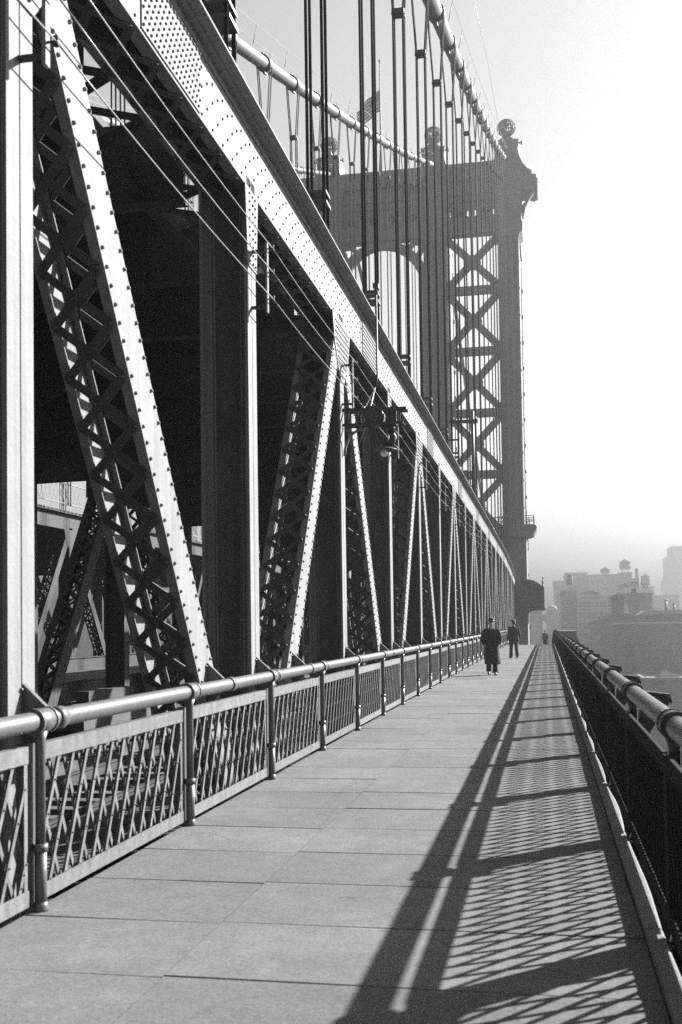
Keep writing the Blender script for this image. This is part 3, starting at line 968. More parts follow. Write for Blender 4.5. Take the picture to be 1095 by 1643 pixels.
# central arch
ac = -17.25; ar = 4.45; az_ = 38.6
m = MB()
def arc(rx, rz, n=18): return [(ac+rx*math.cos(math.pi*q/n), az_+rz*math.sin(math.pi*q/n)) for q in range(n+1)]
inn, outr = arc(4.45, 5.3), arc(5.1+.45, 6.15)
for q in range(18):
    m.prism([inn[q], outr[q], outr[q+1], inn[q+1]], 'Y', TY0+.25, TY0+1.2)
m.box((-21.95, TY0+.25, 8), (-21.70, TY0+1.2, az_)); m.box((-12.80, TY0+.25, 8), (-12.55, TY0+1.2, az_))
m.build('arch', TOWER, tw)
m = MB()
for sg in (-1, 1):
    m.beam((ac+sg*2.8, TY0+.7, 43.6), (ac+sg*4.2, TY0+.7, 44.9), .5, .5, (0,1,0))
    m.beam((ac+sg*4.0, TY0+.7, 42.8), (ac+sg*4.75, TY0+.7, 44.2), .55, .5, (0,1,0))
    m.box((ac+sg*4.7, TY0+.5, 41.5), (ac+sg*4.2, TY0+.9, 42.0)); m.box((ac+sg*4.7, TY0+.45, 39.2), (ac+sg*4.3, TY0+.95, 39.6))
    m.box((ac+sg*4.7, TY0+.4, 44.1), (ac+sg*3.8, TY0+1.0, 44.7))
m.build('spandrel_brace', TOWER, tw)
# leg capitals with pedestal, cornice and globe
def capital(xc, outer):
    c = []
    half = [(1.12,43.96),(1.55,44.47),(1.55,45.3),(1.42,45.86),(1.5,47.1),(1.55,48.9),(1.7,50.0),(1.9,51.3),(1.6,52.0),(1.35,52.7),(1.2,53.5),(1.33,54.1),(1.33,54.55),(.75,54.6),(.46,54.85),(.36,55.35)]
    pts = [(xc+p, z) for p, z in half] + [(xc-p, z) for p, z in half[::-1]]
    m = MB().prism(pts, 'Y', TY0-.35, TY0+3.2)
    m.box((xc-1.3, TY0+3.2, 43.96), (xc+1.3, TY1, 52.5))
    m.tube([(xc, TY0-.55, 53.0), (xc, TY0-.35, 53.0)], .55, 14)
    cp = m.build('capital', TOWER, tw)
    for sg in ((1,) if outer > 0 else (-1,) if outer < 0 else ()):
        b = MB()
        b.prism([(xc+sg*p, z) for p, z in ((1.4,52.6),(1.65,52.0),(2.15,51.3),(2.65,51.0),(2.66,50.6),(3.1,50.5),(3.12,50.1),(3.28,50.05),(3.26,48.9),(2.8,48.72),(2.4,48.9),(1.5,48.9))], 'Y', TY0-.25, TY0+3.0)
        b.prism([(xc+sg*p, z) for p, z in ((2.95,48.72),(2.4,48.0),(1.95,47.1),(1.72,46.0),(1.5,46.0),(1.5,47.3),(1.85,47.6),(2.15,48.35),(2.3,48.9),(2.9,48.9))], 'Y', TY0, TY0+.6)
        b.prism([(xc+sg*p, z) for p, z in ((1.4,48.9),(1.85,48.9),(1.6,47.9),(1.4,47.9))], 'Y', TY0, TY0+.5)
        b.box((xc+sg*1.4, TY0, 46.6), (xc+sg*1.75, TY0+.5, 46.9)); b.box((xc+sg*2.2, TY0+.1, 48.3), (xc+sg*2.4, TY0+.5, 48.9))
        b.build('cornice_bracket', TOWER, cp)
    v = MB()
    for sg in (-1, 1):
        v.tube([(xc+sg*1.3, TY0+.5, 54.45), (xc+sg*1.62, TY0+.5, 54.45)], [.10,.06], 6); v.tube([(xc+sg*1.62, TY0+.5, 54.25), (xc+sg*1.62, TY0+.5, 54.65)], .10, 6)
    v.build('volute', TOWER, cp)
    gz = 56.38; R_ = .93; y_ = TY0+.8
    gl = MB()
    for q in range(10):
        a_ = math.pi*q/10
        ring = [(xc+R_*math.cos(t_*math.pi/10)*math.cos(a_), y_+R_*math.cos(t_*math.pi/10)*math.sin(a_), gz+R_*math.sin(t_*math.pi/10)) for t_ in range(21)]
        gl.tube(ring, .05, 5, False)
    for la in (-50,-25,0,25,50):
        rr_ = R_*math.cos(R(la)); zz = gz+R_*math.sin(R(la))
        gl.tube([(xc+rr_*math.cos(t_*math.pi/10), y_+rr_*math.sin(t_*math.pi/10), zz) for t_ in range(21)], .05, 5, False)
    for q in range(18):   # cast continents
        a_, la = rnd.uniform(0, 6.28), rnd.uniform(-1.1, 1.1)
        nrm = Vector((math.cos(la)*math.cos(a_), math.cos(la)*math.sin(a_), math.sin(la)))
        gl.rivet(Vector((xc, y_, gz))+nrm*R_*.95, nrm, rnd.uniform(.2,.34), .06, 7)
    gl.build('globe', TOWER, cp)
    gf = MB()
    for sg in (-1, 1):
        gf.tube([(xc+sg*(1.02)*math.cos(R(e_)), y_, gz+1.02*math.sin(R(e_))) for e_ in range(-65, 66, 10)], .03, 5)
    gf.lathe([(.36,-1.05),(.28,-.95),(.3,-.85)], (xc, y_, gz), 10)
    gf.build('globe_cradle', TOWER, cp)
for (a_, b_), o_ in zip(LEG, (1, 0, 0, -1)): capital((a_+b_)/2, o_)
# balcony round the outer leg
bl = MB()
bl.prism([(-4.6,11.0),(-1.75,11.0),(-1.15,11.2),(-.85,11.7),(-.78,11.85),(-.85,12.1),(-1.1,12.25),(-4.9,12.25)], 'Y', TY0-1.1, TY0+3.5)
bal = bl.build('balcony', TOWER, tw)
m = MB()
for y in (TY0-1.05, TY0+3.4):
    for z in (12.65, 12.95, 13.2): m.box((-4.8, y-.03, z-.03), (-1.1, y+.03, z+.03))
    for q in range(8): m.box((-4.8+q*.525, y-.04, 12.25), (-4.73+q*.525, y+.04, 13.2))
for z in (12.65, 12.95, 13.2): m.box((-1.14, TY0-1.05, z-.03), (-1.08, TY0+3.4, z+.03))
for q in range(6): m.box((-1.16, TY0-1.1+q*.88, 12.25), (-1.06, TY0-1.0+q*.88, 13.22))
m.build('balcony_rail', TOWER, bal)
# pierced ornament low on the tower side, seen over the chord
# canopy over the walkway at the tower
cn = thing('tower_canopy', 'dark curved canopy with finial over the walkway at the tower foot', 'canopy', (-1.4, 113, 3))
prof = [(-2.5+2.15*math.sin(q*math.pi/2/10), 5.0+1.16*math.cos(q*math.pi/2/10)) for q in range(11)]
prof = [(x, 5.05+(z-5.0)) for x, z in prof]
for j_, (off_, y_) in enumerate(((0,112.6),(.07,113.3),(.0,114.0),(.07,114.7),(0,115.4),(.07,116.1),(0,116.8),(.07,117.5),(0,118.2),(.07,118.9),(0,119.6),(.07,120.3),(0,121.0),(.07,121.7),(0,122.4),(.07,123.1),(0,123.8),(.07,124.5))):
    pr = [(x+off_, z+off_) for x, z in prof]
    MB().prism([(-2.5, 3.3)] + [(-2.5, 6.2+off_)] + pr[1:] + [(-.4+off_, 3.3)], 'Y', y_, y_+.7).build('roof_rib', COPPER, cn)
m = MB()
for w_ in (0, .28, .5):
    pts = [(-2.5+(2.2-w_)*math.sin(q*math.pi/20), 112.55, 5.05+(1.2-w_)*math.cos(q*math.pi/20)) for q in range(11)]
    m.tube(pts, .05, 6)
m.build('roof_moulding', STEEL_DARK, cn)
m = MB().box((-.42,112.3,3.1),(-.16,112.6,5.4)).lathe([(.12,0),(.15,.08),(.07,.14),(.07,.45),(.13,.5),(.13,.58),(.05,.65),(.05,.9),(.09,.96),(.02,1.1)], (-.29,112.45,5.4), 10)
for q in range(9): m.box((-.17,112.32,3.2+q*.24),(-.12,112.58,3.3+q*.24))
m.build('finial_post', BLACK, cn)
MB().box((-2.5,112.3,3.08),(-.05,125.2,3.2)).build('canopy_cornice', BLACK, cn)
m = MB(); pts = [(-2.5+1.5*math.sin(q*math.pi/16), 112.6, 1.6+1.45*(1-math.cos(q*math.pi/16))) for q in range(9)]
pts = [(-2.45+1.35*(q/8)**2, 112.6, 1.7+1.4*(q/8)**.7) for q in range(9)]
m.tube(pts, .07, 6); m.beam((-2.2,112.6,2.95),(-1.3,112.6,3.02),.06,.06)
m.build('canopy_bracket', BLACK, cn)
# lookout bay outside the walkway near the tower
by = thing('lookout_bay', 'boxy iron lookout bay bulging outside the walkway by the tower', 'balcony', (2.2, 117, 0))
m = MB().prism([(.6,-1.8),(1.2,-1.9),(3.6,-.9),(3.35,-.3),(3.2,.2),(3.1,.72),(.9,.72),(.6,.2)], 'Y', 116.4, 123)
m.build('parapet', STEEL_DARK, by)
MB().box((.8,116.3,.72),(3.2,123.1,.80)).build('coping', STEEL, by)
m = MB()
for q in range(5): m.box((1.1+q*.48,116.34,.05),(1.16+q*.48,116.39,.7))
m.build('panel_rib', STEEL, by)

# flag
fp = thing('flagpole', 'tall flagpole standing on the middle of the tower top', 'flagpole', (-17.3, 118, 52))
MB().tube([(-17.3,118,52.4),(-17.3,118,65.5)], [.12,.06], 8).build('pole', TOWER, fp)
MB().lathe([(.05,0),(.15,.1),(.16,.2),(.05,.32)], (-17.3,118,65.5), 8).build('ball', TOWER, fp)
fl = thing('flag', 'striped American flag blowing left from the tower flagpole', 'flag', (-17.3, 118, 62))
NX = 24; W_, H_ = 3.1, 2.5
def fpos(uu, vv):     # uu 0 at pole, vv 0 bottom..1 top
    x = -17.35 - W_*uu*.86
    z = 59.8 + H_*vv - 2.2*uu**1.25 + .10*math.sin(uu*9+vv*2) + (1-vv)*.6*uu*0
    y = 118 + .35*math.sin(uu*8+vv*1.5)*uu
    return (x, y, z)
for st in range(13):
    v0, v1 = 1-(st+1)/13, 1-st/13
    u0 = .42 if st < 7 else 0
    m = MB(); n = 16
    vs = []
    for q in range(n+1):
        uu = u0+(1-u0)*q/n
        for vv in (v0, v1):
            p_ = fpos(uu, vv); vs += [p_, (p_[0], p_[1]+.01, p_[2])]
    fs = []
    for q in range(n):
        a_ = q*4; b_ = a_+4
        fs += [(a_, b_, b_+2, a_+2), (a_+1, a_+3, b_+3, b_+1), (a_, a_+1, b_+1, b_), (a_+2, b_+2, b_+3, a_+3)]
    m.add(vs, fs, True).build('stripe', FLAGR if st % 2 == 0 else FLAGW, fl)
m = MB(); vs = []; fs = []
for q in range(9):
    for p_ in (0, 1):
        x_, y_, z_ = fpos(.42*q/8, 1-7/13*(1-p_)); vs += [(x_, y_, z_), (x_, y_+.01, z_)]
for q in range(8):
    a_ = q*4; b_ = a_+4
    fs += [(a_, b_, b_+2, a_+2), (a_+1, a_+3, b_+3, b_+1)]
m.add(vs, fs, True).build('canton', FLAGR, fl)
m = MB()
for i_ in range(6):
    for j_ in range(5):
        x_, y_, z_ = fpos(.035+.07*i_, 1-.05-.105*j_)
        m.add([(x_, y_-.012, z_+.07), (x_+.05, y_-.012, z_-.05), (x_-.05, y_-.012, z_-.05)], [(0,1,2)]); m.add([(x_, y_-.013, z_-.07), (x_+.05, y_-.013, z_+.05), (x_-.05, y_-.013, z_+.05)], [(0,1,2)])
m.build('stars', FLAGW, fl, kind='stuff')
# thin stay wire to the outer globe
tag(MB().tube([(-6.6,80,60.5),(-4.6,105,57.4),(-3.9,117.5,55.6)], .02, 5).build('stay_wire', WIRE), 'thin stay wire running up left from the nearest globe', 'wire')

# ------------------------------------------------------------------ people
def skin_body(name, joints, edges, parent, m_):
    me = bpy.data.meshes.new(name)
    keys = list(joints)
    me.from_pydata([joints[k][0] for k in keys], [(keys.index(a), keys.index(b)) for a, b in edges], [])
    o = link(name, me, parent)
    md = o.modifiers.new('skin', 'SKIN'); md.use_smooth_shade = True
    sv = me.skin_vertices[0].data
    for i_, k_ in enumerate(keys):
        sv[i_].radius = (joints[k_][1], joints[k_][2] if len(joints[k_]) > 2 else joints[k_][1])
    sv[0].use_root = True
    sb = o.modifiers.new('sub', 'SUBSURF'); sb.levels = 2; sb.render_levels = 2
    me.materials.append(m_)
    return o
def loft(m, rings, n=20, folds=0.0, ph=0.0):          # rings: (cx, cy, z, rx, ry)
    vs, fs = [], []
    for j_, (cx, cy, z, rx, ry) in enumerate(rings):
        for k_ in range(n):
            a_ = 2*math.pi*k_/n
            w_ = 1 + folds*(j_/len(rings))*math.sin(a_*5+ph)*.5 + folds*.4*math.sin(a_*9+j_)
            vs.append((cx+rx*w_*math.cos(a_), cy+ry*w_*math.sin(a_), z))
    for j_ in range(len(rings)-1):
        for k_ in range(n):
            k2 = (k_+1) % n
            fs.append((j_*n+k_, j_*n+k2, (j_+1)*n+k2, (j_+1)*n+k_))
    m.add(vs, fs, True)
    o = len(m.v)-len(vs)
    m.f.append(tuple(o+k_ for k_ in range(n))); m.sm.append(False)
    m.f.append(tuple(o+(len(rings)-1)*n+k_ for k_ in range(n))[::-1]); m.sm.append(False)
    return m
def fedora(par, z, mtl, y=0, tilt=.08):
    h = MB().lathe([(.155,.0),(.158,.006),(.10,.012),(.096,.02),(.094,.07),(.085,.105),(.05,.118),(.02,.105)], (0,0,0), 20)
    h.v = [(x*1.0, yy*1.12, zz - .35*(x*x)*0 + (.02 if abs(x) > .12 and zz < .01 else 0)) for x, yy, zz in h.v]
    b = MB().lathe([(.0985,.013),(.0975,.04)], (0,0,0), 20)
    b.v = [(x, yy*1.12, zz) for x, yy, zz in b.v]
    o = link('hat', h.mesh('hat', mtl), par, (0, y, z), (tilt, 0, 0)); link('hat_band', b.mesh('hat_band', BLACK), o)
def hand(joints, edges, base, wr, dr, sx):
    """palm plus five fingers; dr = direction of fingers (Vector), sx = thumb side"""
    d = Vector(dr).normalized(); side = Vector((0, 1, 0)) if abs(d.y) < .8 else Vector((1,0,0))
    w_ = Vector(joints[wr][0])
    palm = w_ + d*.05
    joints[base+'palm'] = (tuple(palm), .032, .018); edges.append((wr, base+'palm'))
    for q in range(4):
        o_ = side*(q-1.5)*.021
        p1 = palm + d*.045 + o_; ln = (.068,.078,.072,.055)[q]
        p2 = p1 + d*ln*.5 + Vector((sx*-.006,0,0)); p3 = p1 + d*ln + Vector((sx*-.022,0,0))
        joints[base+'f%da' % q] = (tuple(p1), .0095); joints[base+'f%db' % q] = (tuple(p2), .0085); joints[base+'f%dc' % q] = (tuple(p3), .0075)
        edges += [(base+'palm', base+'f%da' % q), (base+'f%da' % q, base+'f%db' % q), (base+'f%db' % q, base+'f%dc' % q)]
    t1_ = w_ + d*.03 - side*.035; t2_ = t1_ + d*.035 - side*.02
    joints[base+'ta'] = (tuple(t1_), .012); joints[base+'tb'] = (tuple(t2_), .009)
    edges += [(wr, base+'ta'), (base+'ta', base+'tb')]
def face(par, z, fy, m_=SKIN):     # nose, eye sockets, ears; fy = facing sign on y
    m = MB()
    m.add([(0, fy*.118, z-.012), (-.014, fy*.093, z-.016), (.014, fy*.093, z-.016), (0, fy*.094, z+.03)], [(0,1,2),(0,2,3),(0,3,1)], False)
    for sg in (-1, 1): m.tube([(sg*.080, -fy*.002, z-.03), (sg*.088, -fy*.01, z), (sg*.083, -fy*.008, z+.025)], [.010,.016,.010], 6)
    m.tube([(-.022, fy*.091, z-.048), (.022, fy*.091, z-.048)], .006, 5)
    link('face_detail', m.mesh('face_detail', m_), par)
    e = MB()
    for sg in (-1, 1): e.lathe([(.004,-.006),(.009,0),(.004,.006)], (sg*.031, fy*.09, z+.022), 8)
    link('eyes', e.mesh('eyes', BLACK), par)

# man in long overcoat walking towards us (local -Y is forward)
def man(label, loc, rz, long_coat, sc_=1.0, cloth=CLOTH, hatm=FELT, step=.16, armpose='down', name='person', group=None):
    t = thing(name, label, 'person', loc, group, rz); t.scale = (sc_,)*3
    F = -1
    L1, L2 = F*step, -F*step           # left foot forward, right foot back
    J = {'pelvis': ((0,0,.95), .13, .10), 'spine': ((0,0,1.15), .13, .10), 'chest': ((0,0,1.36), .155, .11), 'neck': ((0,F*.01,1.50), .055), 'head0': ((0,F*.015,1.58), .075, .085), 'head1': ((0,F*.02,1.68), .078, .095), 'head2': ((0,F*.015,1.755), .05, .06)}
    E_ = [('pelvis','spine'),('spine','chest'),('chest','neck'),('neck','head0'),('head0','head1'),('head1','head2')]
    for sd_, sg, fo in (('l', 1, L1), ('r', -1, L2)):
        lift = .0 if fo*F > 0 else .05
        J[sd_+'hip'] = ((sg*.09, 0, .90), .085); J[sd_+'knee'] = ((sg*.095, fo*.5+F*.03, .50), .062)
        J[sd_+'ank'] = ((sg*.09, fo, .10+lift), .042); J[sd_+'heel'] = ((sg*.09, fo-F*.04, .045+lift), .035); J[sd_+'toe'] = ((sg*.105, fo+F*.15, .03+lift*.2), .030)
        E_ += [('pelvis', sd_+'hip'), (sd_+'hip', sd_+'knee'), (sd_+'knee', sd_+'ank'), (sd_+'ank', sd_+'heel'), (sd_+'ank', sd_+'toe')]
        J[sd_+'sh'] = ((sg*.19, 0, 1.43), .062)
        if armpose == 'pocket':
            el = (sg*.29, -F*.05, 1.16); wr = (sg*.22, F*.05, .98)
        elif armpose == 'swing':
            el = (sg*.27, -F*.10 if sg > 0 else F*.02, 1.15); wr = (sg*.29, F*.02 if sg > 0 else F*.14, .93)
        else:
            el = (sg*.25, -F*.03, 1.14); wr = (sg*.27, F*.04, .90)
        J[sd_+'el'] = (el, .045); J[sd_+'wr'] = (wr, .030)
        E_ += [('chest', sd_+'sh'), (sd_+'sh', sd_+'el'), (sd_+'el', sd_+'wr')]
        hand(J, E_, sd_+'h', sd_+'wr', (Vector(wr)-Vector(el)) if armpose != 'pocket' else Vector((-sg*.3, F*.1, -1)), sg)
    skin_body('body', J, E_, t, SKIN)
    face(t, 1.655, F)
    # trousers
    m = MB()
    for sd_, sg in (('l', 1), ('r', -1)):
        h_, k_, a_ = J[sd_+'hip'][0], J[sd_+'knee'][0], J[sd_+'ank'][0]
        pts = [(sg*.085, 0, 1.0), h_, tuple((Vector(h_)+Vector(k_))/2+Vector((sg*.01,0,0))), k_, tuple((Vector(k_)*.5+Vector(a_)*.5)), (a_[0], a_[1], a_[2]-.03)]
        m.tube(pts, [.11,.115,.10,.085,.082,.088], 14)
    link('trousers', m.mesh('trousers', cloth), t)
    m = MB()
    for sd_, sg in (('l', 1), ('r', -1)):
        a_, he, to = (Vector(J[sd_+q][0]) for q in ('ank', 'heel', 'toe'))
        m.tube([he+Vector((0,-F*.03,-.005)), (he+to)/2+Vector((0,0,.012)), to, to+Vector((0,F*.05,-.004))], [.034,.042,.042,.022], 10)
        m.tube([a_+Vector((0,0,-.02)), (he+to)*.5+Vector((0,-F*.03,.02))], [.045,.045], 10)
    link('shoes', m.mesh('shoes', LEATHER), t)
    # coat
    m = MB()
    if long_coat:
        rings = [(0,0,1.505,.07,.075),(0,0,1.48,.15,.10),(0,0,1.44,.215,.125),(0,0,1.36,.225,.145),(0,0,1.2,.215,.15),(0,0,1.05,.215,.155),(.0,0,.9,.225,.165),(.0,0,.72,.24,.18),(0.01,F*.01,.52,.25,.195),(.02,F*.02,.36,.255,.20),(.02,F*.02,.345,.24,.185)]
    else:
        rings = [(0,0,1.505,.07,.075),(0,0,1.48,.15,.10),(0,0,1.44,.215,.12),(0,0,1.36,.235,.15),(0,0,1.2,.225,.155),(0,0,1.08,.22,.155),(0,0,.95,.24,.17),(0,0,.82,.26,.18),(0,0,.805,.24,.165)]
    loft(m, rings, 28, .07, 1.0)
    for sd_, sg in (('l', 1), ('r', -1)):
        S_, e2, w2 = (Vector(J[sd_+q][0]) for q in ('sh', 'el', 'wr'))
        m.tube([S_+Vector((-sg*.05,0,.0)), S_+Vector((0,0,-.015)), (S_+e2)/2, e2, (e2+w2)/2, w2], [.075,.088,.078,.072,.066,.062], 14)
    if long_coat:
        for sg in (-1, 1):      # lapels and pocket flaps
            m.add([(sg*.015,F*.150,1.22),(sg*.09,F*.140,1.42),(sg*.05,F*.105,1.505),(sg*.13,F*.125,1.40)], [(0,1,2),(0,3,1)])
            m.box((sg*.10, F*.150, .93), (sg*.19, F*.168, .97))
    co = link('coat', m.mesh('coat', cloth), t)
    if long_coat:
        m = MB().add([(-.035,F*.117,1.50),(.035,F*.117,1.50),(0,F*.155,1.34)], [(0,1,2)]).add([(-.035,F*.117,1.50),(.035,F*.117,1.50),(0,F*.085,1.50)], [(0,1,2)])
        link('shirt', m.mesh('shirt', SHIRT), t)
        m = MB().box((-.011,F*.125,1.49),(.011,F*.150,1.455)).prism([(-.014,1.46),(.014,1.46),(.02,1.36),(-.02,1.36)], 'Y', F*.135, F*.160)
        link('necktie', m.mesh('necktie', BLACK), t)
    else:
        m = MB().lathe([(.062,1.49),(.066,1.535),(.060,1.537)], (0,F*.01,0), 14)
        link('collar', m.mesh('collar', SHIRT if False else cloth), t)
    m = MB(); loft(m, [(0,-F*.02,1.60,.07,.085),(0,-F*.02,1.66,.084,.098),(0,-F*.012,1.72,.083,.098)], 16)
    m.v = [(x, y if y*F < .03 else F*.03, z) for x, y, z in m.v]
    link('hair', m.mesh('hair', BLACK), t)
    fedora(t, 1.715, hatm, F*.015, .06*F*-1)
    return t
man('man in long black overcoat and hat walking towards the camera', (-1.74, 34.6, 0), .12, True, 1.0, CLOTH, FELT, .13, 'pocket')
man('man in dark jacket and pale-topped hat walking away past the overcoat man', (-1.53, 51.3, 0), math.pi+.3, False, 1.0, CLOTH2, FELT2, .22, 'swing')
man('distant dark figure half hidden beyond the crest of the walkway', (-.15, 113.5, cz(113.5)), 0, True, 1.0, CLOTH, FELT, .1, 'down')

# ------------------------------------------------------------------ city beyond
def building(name, label, x0, x1, y0, y1, top, mtl, wins=None, parapet=.8, group=None):
    t = thing(name, label, 'building', ((x0+x1)/2, y0, -42), group)
    wl = MB().box((x0, y0, -42), (x1, y1, top)).build('wall', mtl, t)
    pr = MB()
    for a_, b_ in (((x0-.3,y0-.3),(x1+.3,y0+.3)),((x0-.3,y1-.3),(x1+.3,y1+.3)),((x0-.3,y0+.31),(x0+.3,y1-.31)),((x1-.3,y0+.31),(x1+.3,y1-.31))):
        pr.box((a_[0],a_[1],top+.001),(b_[0],b_[1],top+parapet))
    pr.build('parapet', mtl, t)
    MB().box((x0+.31,y0+.31,top+.001),(x1-.31,y1-.31,top+.1)).build('roof', TARROOF, t)
    if wins:
        nx, nz, ww, wh, za, zb__, xa_, xb_ = wins
        pane = MB().box((-ww/2,-.02,-wh/2),(ww/2,.05,wh/2)).mesh('window', WINDOW)
        fm = MB().box((-ww/2-.25,-.22,-wh/2-.35),(ww/2+.25,-.021,-wh/2)).box((-ww/2-.25,-.18,wh/2),(ww/2+.25,-.021,wh/2+.25)).box((-.06,-.1,-wh/2),(.06,-.0205,wh/2)).box((-ww/2,-.09,-.06),(-.0601,-.0205,.06)).box((.0601,-.09,-.06),(ww/2,-.0205,.06)).mesh('window_frame', STONE)
        for i_ in range(nx):
            for j_ in range(nz):
                x = xa_+(xb_-xa_)*(i_+.5)/nx; z = za+(zb__-za)*(j_+.5)/nz
                o = link('window', pane, t, (x-(x0+x1)/2, -.05, z+42)); link('window_frame', fm, o)
    return t
def water_tank(x, y, z, rad, h, label):
    t = thing('water_tank', label, 'water tank', (x, y, z), 'rooftop water tanks')
    m = MB()
    for a_ in range(4):
        m.tube([(rad*.8*math.cos(a_*1.57+.78), rad*.8*math.sin(a_*1.57+.78), 0), (rad*.7*math.cos(a_*1.57+.78), rad*.7*math.sin(a_*1.57+.78), h*.4)], .12, 5)
        m.beam((rad*.8*math.cos(a_*1.57+.78), rad*.8*math.sin(a_*1.57+.78), 0), (rad*.7*math.cos(a_*1.57+2.35), rad*.7*math.sin(a_*1.57+2.35), h*.4), .08, .08)
    link('leg', m.mesh('leg', BLACK), t)
    link('tank', MB().lathe([(rad*.96,h*.4),(rad,h*.45),(rad*.94,h)], (0,0,0), 16).mesh('tank', WOOD), t)
    link('tank_roof', MB().lathe([(rad*1.06,h),(rad*.5,h+rad*.35),(.05,h+rad*.7)], (0,0,0), 16).mesh('tank_roof', BRICK), t)
    return t
# nearest block on the right with its stair slot, lower dark wing, penthouse with the arched sign
bA = building('warehouse', 'broad dark brick warehouse nearest on the right of the railing', 12.6, 40, 211, 262, 2.3, BRICK, None, .7)
MB().box((14.9,210.8,-8.5),(16.2,211,-2.6)).build('window', WINDOW, bA, label='tall narrow recess')
m = MB()
for q in range(5):
    m.box((18.5+q*3.6,210.85,-34),(18.9+q*3.6,211,1.4))
m.build('pilaster', BRICK, bA)
MB().box((12.4,210.7,1.2),(40.2,211,1.6)).build('cornice', STONE, bA)
building('low_wing', 'low dark flat roofed wing in front of the brick warehouse', 15.9, 42, 186, 209, -8.2, BRICK, None, .5)
m = thing('skylight', 'bright triangular skylight on the roof of the low wing', 'skylight', (20.5, 190, -7.6))
MB().prism([(19.6,-8.08),(22.5,-8.08),(20.2,-6.8)], 'Y', 189, 199).build('glazing', STONE, m)
building('stair_tower', 'dark stair tower at the left corner of the warehouse roof', 12.75, 14.8, 213, 219, 6.3, BRICK, None, .4)
building('annex', 'small gabled penthouse on the warehouse roof', 14.9, 17.4, 222, 230, 4.4, BRICK, None, .3)
gb_ = thing('gable_dormer', 'pale triangular gable beside the stair tower on the warehouse roof', 'dormer', (15.6, 221, 2.4))
MB().prism([(14.9,3.4),(16.4,3.4),(15.6,5.6)], 'Y', 220, 221.8).build('gable', STONE, gb_)
pent = building('penthouse', 'dark blocky penthouse under the arched rooftop sign', 15.3, 22.6, 240, 256, 7.6, BRICK, None, .25)
sh_ = thing('roof_shed', 'long pale sloping roof behind the warehouse parapet', 'roof', (27, 236, 2.4))
MB().prism([(17.5,2.45),(36,2.45),(34,4.0),(20,4.0)], 'Y', 228, 238).build('roof', TARROOF, sh_)
for i_, (x, y, h, r_) in enumerate(((24.6, 232, 3.4, .25), (26.3, 233, 2.6, .25), (29.6, 231, 2.2, .2))):
    q = thing('vent_stack', ('tallest thin vent pipe on the pale sloping roof', 'shorter vent pipe right of the tallest one', 'lowest vent pipe toward the right edge')[i_], 'vent', (x, y, 3), 'vent pipes on the warehouse roof')
    MB().tube([(x,y,2.6),(x,y,2.6+h)], r_, 8).build('pipe', BLACK, q); MB().tube([(x,y,2.6+h),(x,y,2.8+h)], r_*1.5, 8).build('cowl', BLACK, q)
# arched sign: dark letters on a frame
sg_ = thing('rooftop_sign', 'arched rooftop sign with dark capital letters FERETOX REX', 'sign', (18.7, 241, 7.9))
m = MB(); pts = []
for q in range(13):
    a_ = -1+q/6
    pts.append((18.85+3.3*a_, 241, 8.55+.85*(1-a_*a_)))
m.tube(pts, .05, 5)
for p_ in pts[::2]: m.tube([(p_[0],241,7.85),p_], .05, 5)
m.box((18.3,240.8,7.86),(19.4,241.6,9.0))
m.build('sign_frame', BLACK, sg_)
txt = 'FERETOX REX'
for i_, ch in enumerate(txt):
    if ch == ' ': continue
    a_ = -1+2*(i_+.5)/len(txt)
    cu = bpy.data.curves.new('letter', 'FONT'); cu.body = ch; cu.size = 1.15; cu.extrude = .05; cu.align_x = 'CENTER'; cu.offset = .02
    cu.materials.append(BLACK)
    tmp = bpy.data.objects.new('tmp', cu); COL.objects.link(tmp); bpy.context.view_layer.update()
    lme = bpy.data.meshes.new_from_object(tmp); bpy.data.objects.remove(tmp)
    o = link('letter', lme, sg_, (18.85+3.2*a_-18.7, -.15, 8.72+.85*(1-a_*a_)-7.9), (R(90), 0, 0))
building('brick_block', 'hazy windowless block between the warehouse and the windowed loft', 13.2, 19.5, 300, 330, 1.7, BRICK, None, .5)
bC = building('loft_building', 'pale loft building with rows of large windows in the haze', 9.5, 20.6, 340, 372, 9.3, STONE, (8, 9, .95, 2.0, -20, 8.6, 9.8, 20.3), .9)
MB().box((9.2,339.4,6.0),(20.9,340,6.4)).box((9.2,339.3,9.6),(20.9,339.69,10.3)).build('cornice', STONE, bC)
MB().prism([(9.8,10.25),(17.5,10.25),(15.5,11.3),(12.2,11.6)], 'Y', 341, 365).build('roof', BRICK, bC)
building('brick_loft', 'plain hazy brick building left of the windowed loft', 4.9, 9.35, 345, 380, 11.2, BRICK, (2, 8, .9, 1.8, -20, 10, 5.2, 9.0), .7)
water_tank(7.6, 350, 11.6, 1.05, 5.3, 'tall dark water tank on the plain brick building')
far = [  # x0,x1,y0,y1,top,label
 (3.9, 11, 520, 560, 21.0, 'far pale block behind the plaza arch'),
 (9.6, 20, 535, 580, 25.5, 'far hazy block with a stepped roof behind the water tank'),
 (20.4, 33, 525, 565, 24.0, 'far hazy block right of the stepped roof'),
 (33, 38.5, 500, 540, 23.5, 'far block carrying the largest peaked tank'),
 (38.6, 42, 505, 540, 21.0, 'narrow far block between two peaked tanks'),
 (42.4, 50, 520, 560, 17.5, 'far low block right of the peaked tanks'),
 (50, 60, 510, 560, 13.3, 'far flat roofed block near the right edge'),
 (26, 31, 400, 430, 6.0, 'hazy block right of the rooftop sign'),
 (31.2, 40, 405, 440, 10.8, 'hazy twin chimney block right of the rooftop sign'),
 (54, 66, 600, 640, 11.5, 'lowest far block at the right edge'),
 (-9.5, -1.5, 450, 480, 17, 'far hazy block glimpsed left of the plaza arch'),
]
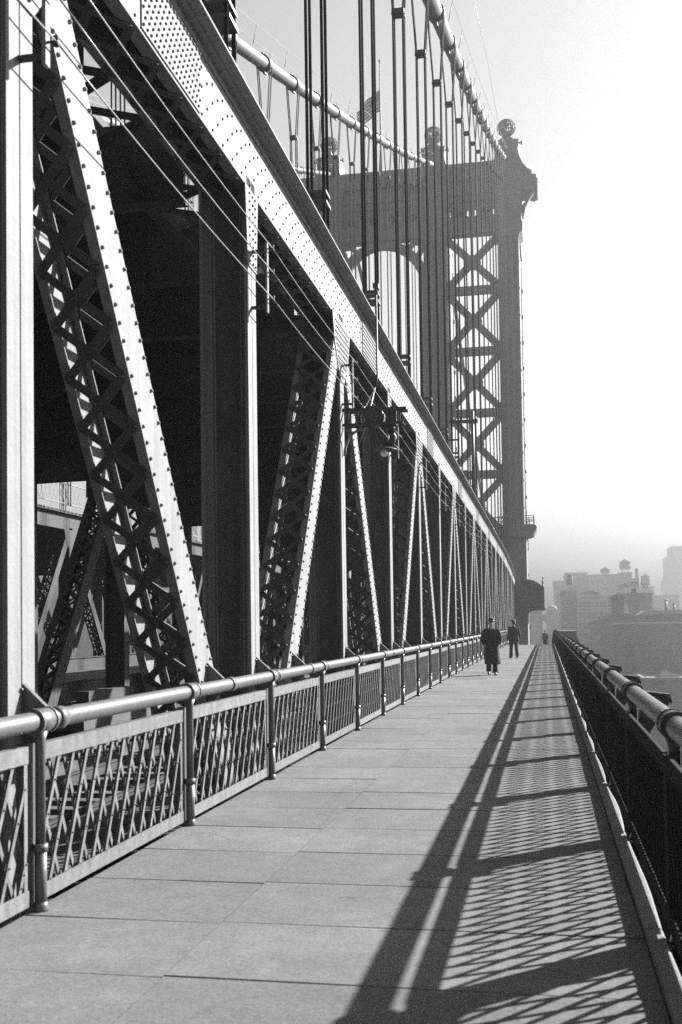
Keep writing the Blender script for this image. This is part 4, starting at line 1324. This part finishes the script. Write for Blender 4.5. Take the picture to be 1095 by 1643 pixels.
for x0, x1, y0, y1, tp, lb in far:
    building('far_building', lb, x0, x1, y0, y1, tp, rnd.choice((BRICK, STONE)), (max(2, int((x1-x0)/2.4)), 9, 1.1, 1.7, -10, tp-1.5, x0+.5, x1-.5), .7, 'hazy buildings of the far city')
water_tank(35.8, 503, 23.8, 2.6, 5.0, 'largest peaked water tank on the far skyline')
water_tank(45.0, 507, 15.8, 2.1, 6.6, 'peaked water tank right of the rooftop sign')
water_tank(28.4, 530, 24.2, 2.3, 2.8, 'squat water tank on the far skyline left of the largest')
water_tank(62, 498, 7, 2.0, 5.5, 'small water tank at the right edge of the picture')
chm_ = thing('chimney', 'slim smoking chimney between two peaked tanks', 'chimney', (41, 503, 15))
MB().tube([(41,503,15),(41,503,26.0)], [1.0,.85], 10).build('shaft', BRICK, chm_)
sk = building('skyscraper', 'faint stepped skyscraper at the right edge', 98, 125, 900, 940, 54, STONE, None, .8)
MB().box((101,903,54.9),(122,937,63)).build('upper_tier', STONE, sk)
MB().box((95,900.5,-42),(97.9,930,36)).build('lower_tier', STONE, sk)
# plaza pavilion and arch
pa = thing('plaza_pavilion', 'stone pavilion with a domed top at the end of the bridge', 'pavilion', (2.0, 400, -42))
m = MB().box((.15,398,-42),(4.2,404,5.2)); m.build('wall', STONE, pa)
m = MB().box((-.3,397.5,5.2),(4.7,404.5,5.7)); m.box((.3,398,5.7),(4.1,404,6.6)); m.build('cornice', STONE, pa)
MB().lathe([(1.9,0),(1.75,.6),(1.3,1.2),(.7,1.5),(.2,1.6)], (2.2,401,6.6), 16).build('dome', STONE, pa)
parch = thing('plaza_arch', 'pale stone archway seen low under the canopy', 'arch', (-1.4, 402, -42))
m = MB()
n = 14; ir = 1.35; cx_ = -1.35; zc_ = .9
for q in range(n):
    a0, a1 = math.pi*q/n, math.pi*(q+1)/n
    p0, p1 = (cx_+ir*math.cos(a0), zc_+ir*1.2*math.sin(a0)), (cx_+ir*math.cos(a1), zc_+ir*1.2*math.sin(a1))
    m.prism([p0, (p0[0], 4.4), (p1[0], 4.4), p1], 'Y', 401, 404)
m.box((-5.2,401,-42),(cx_-ir,404,4.4)); m.box((cx_+ir,401,-42),(.14,404,4.4)); m.box((-5.2,400.7,4.4),(.14,404.3,4.9))
m.build('wall', STONE, parch)
print('objects', len(bpy.data.objects))
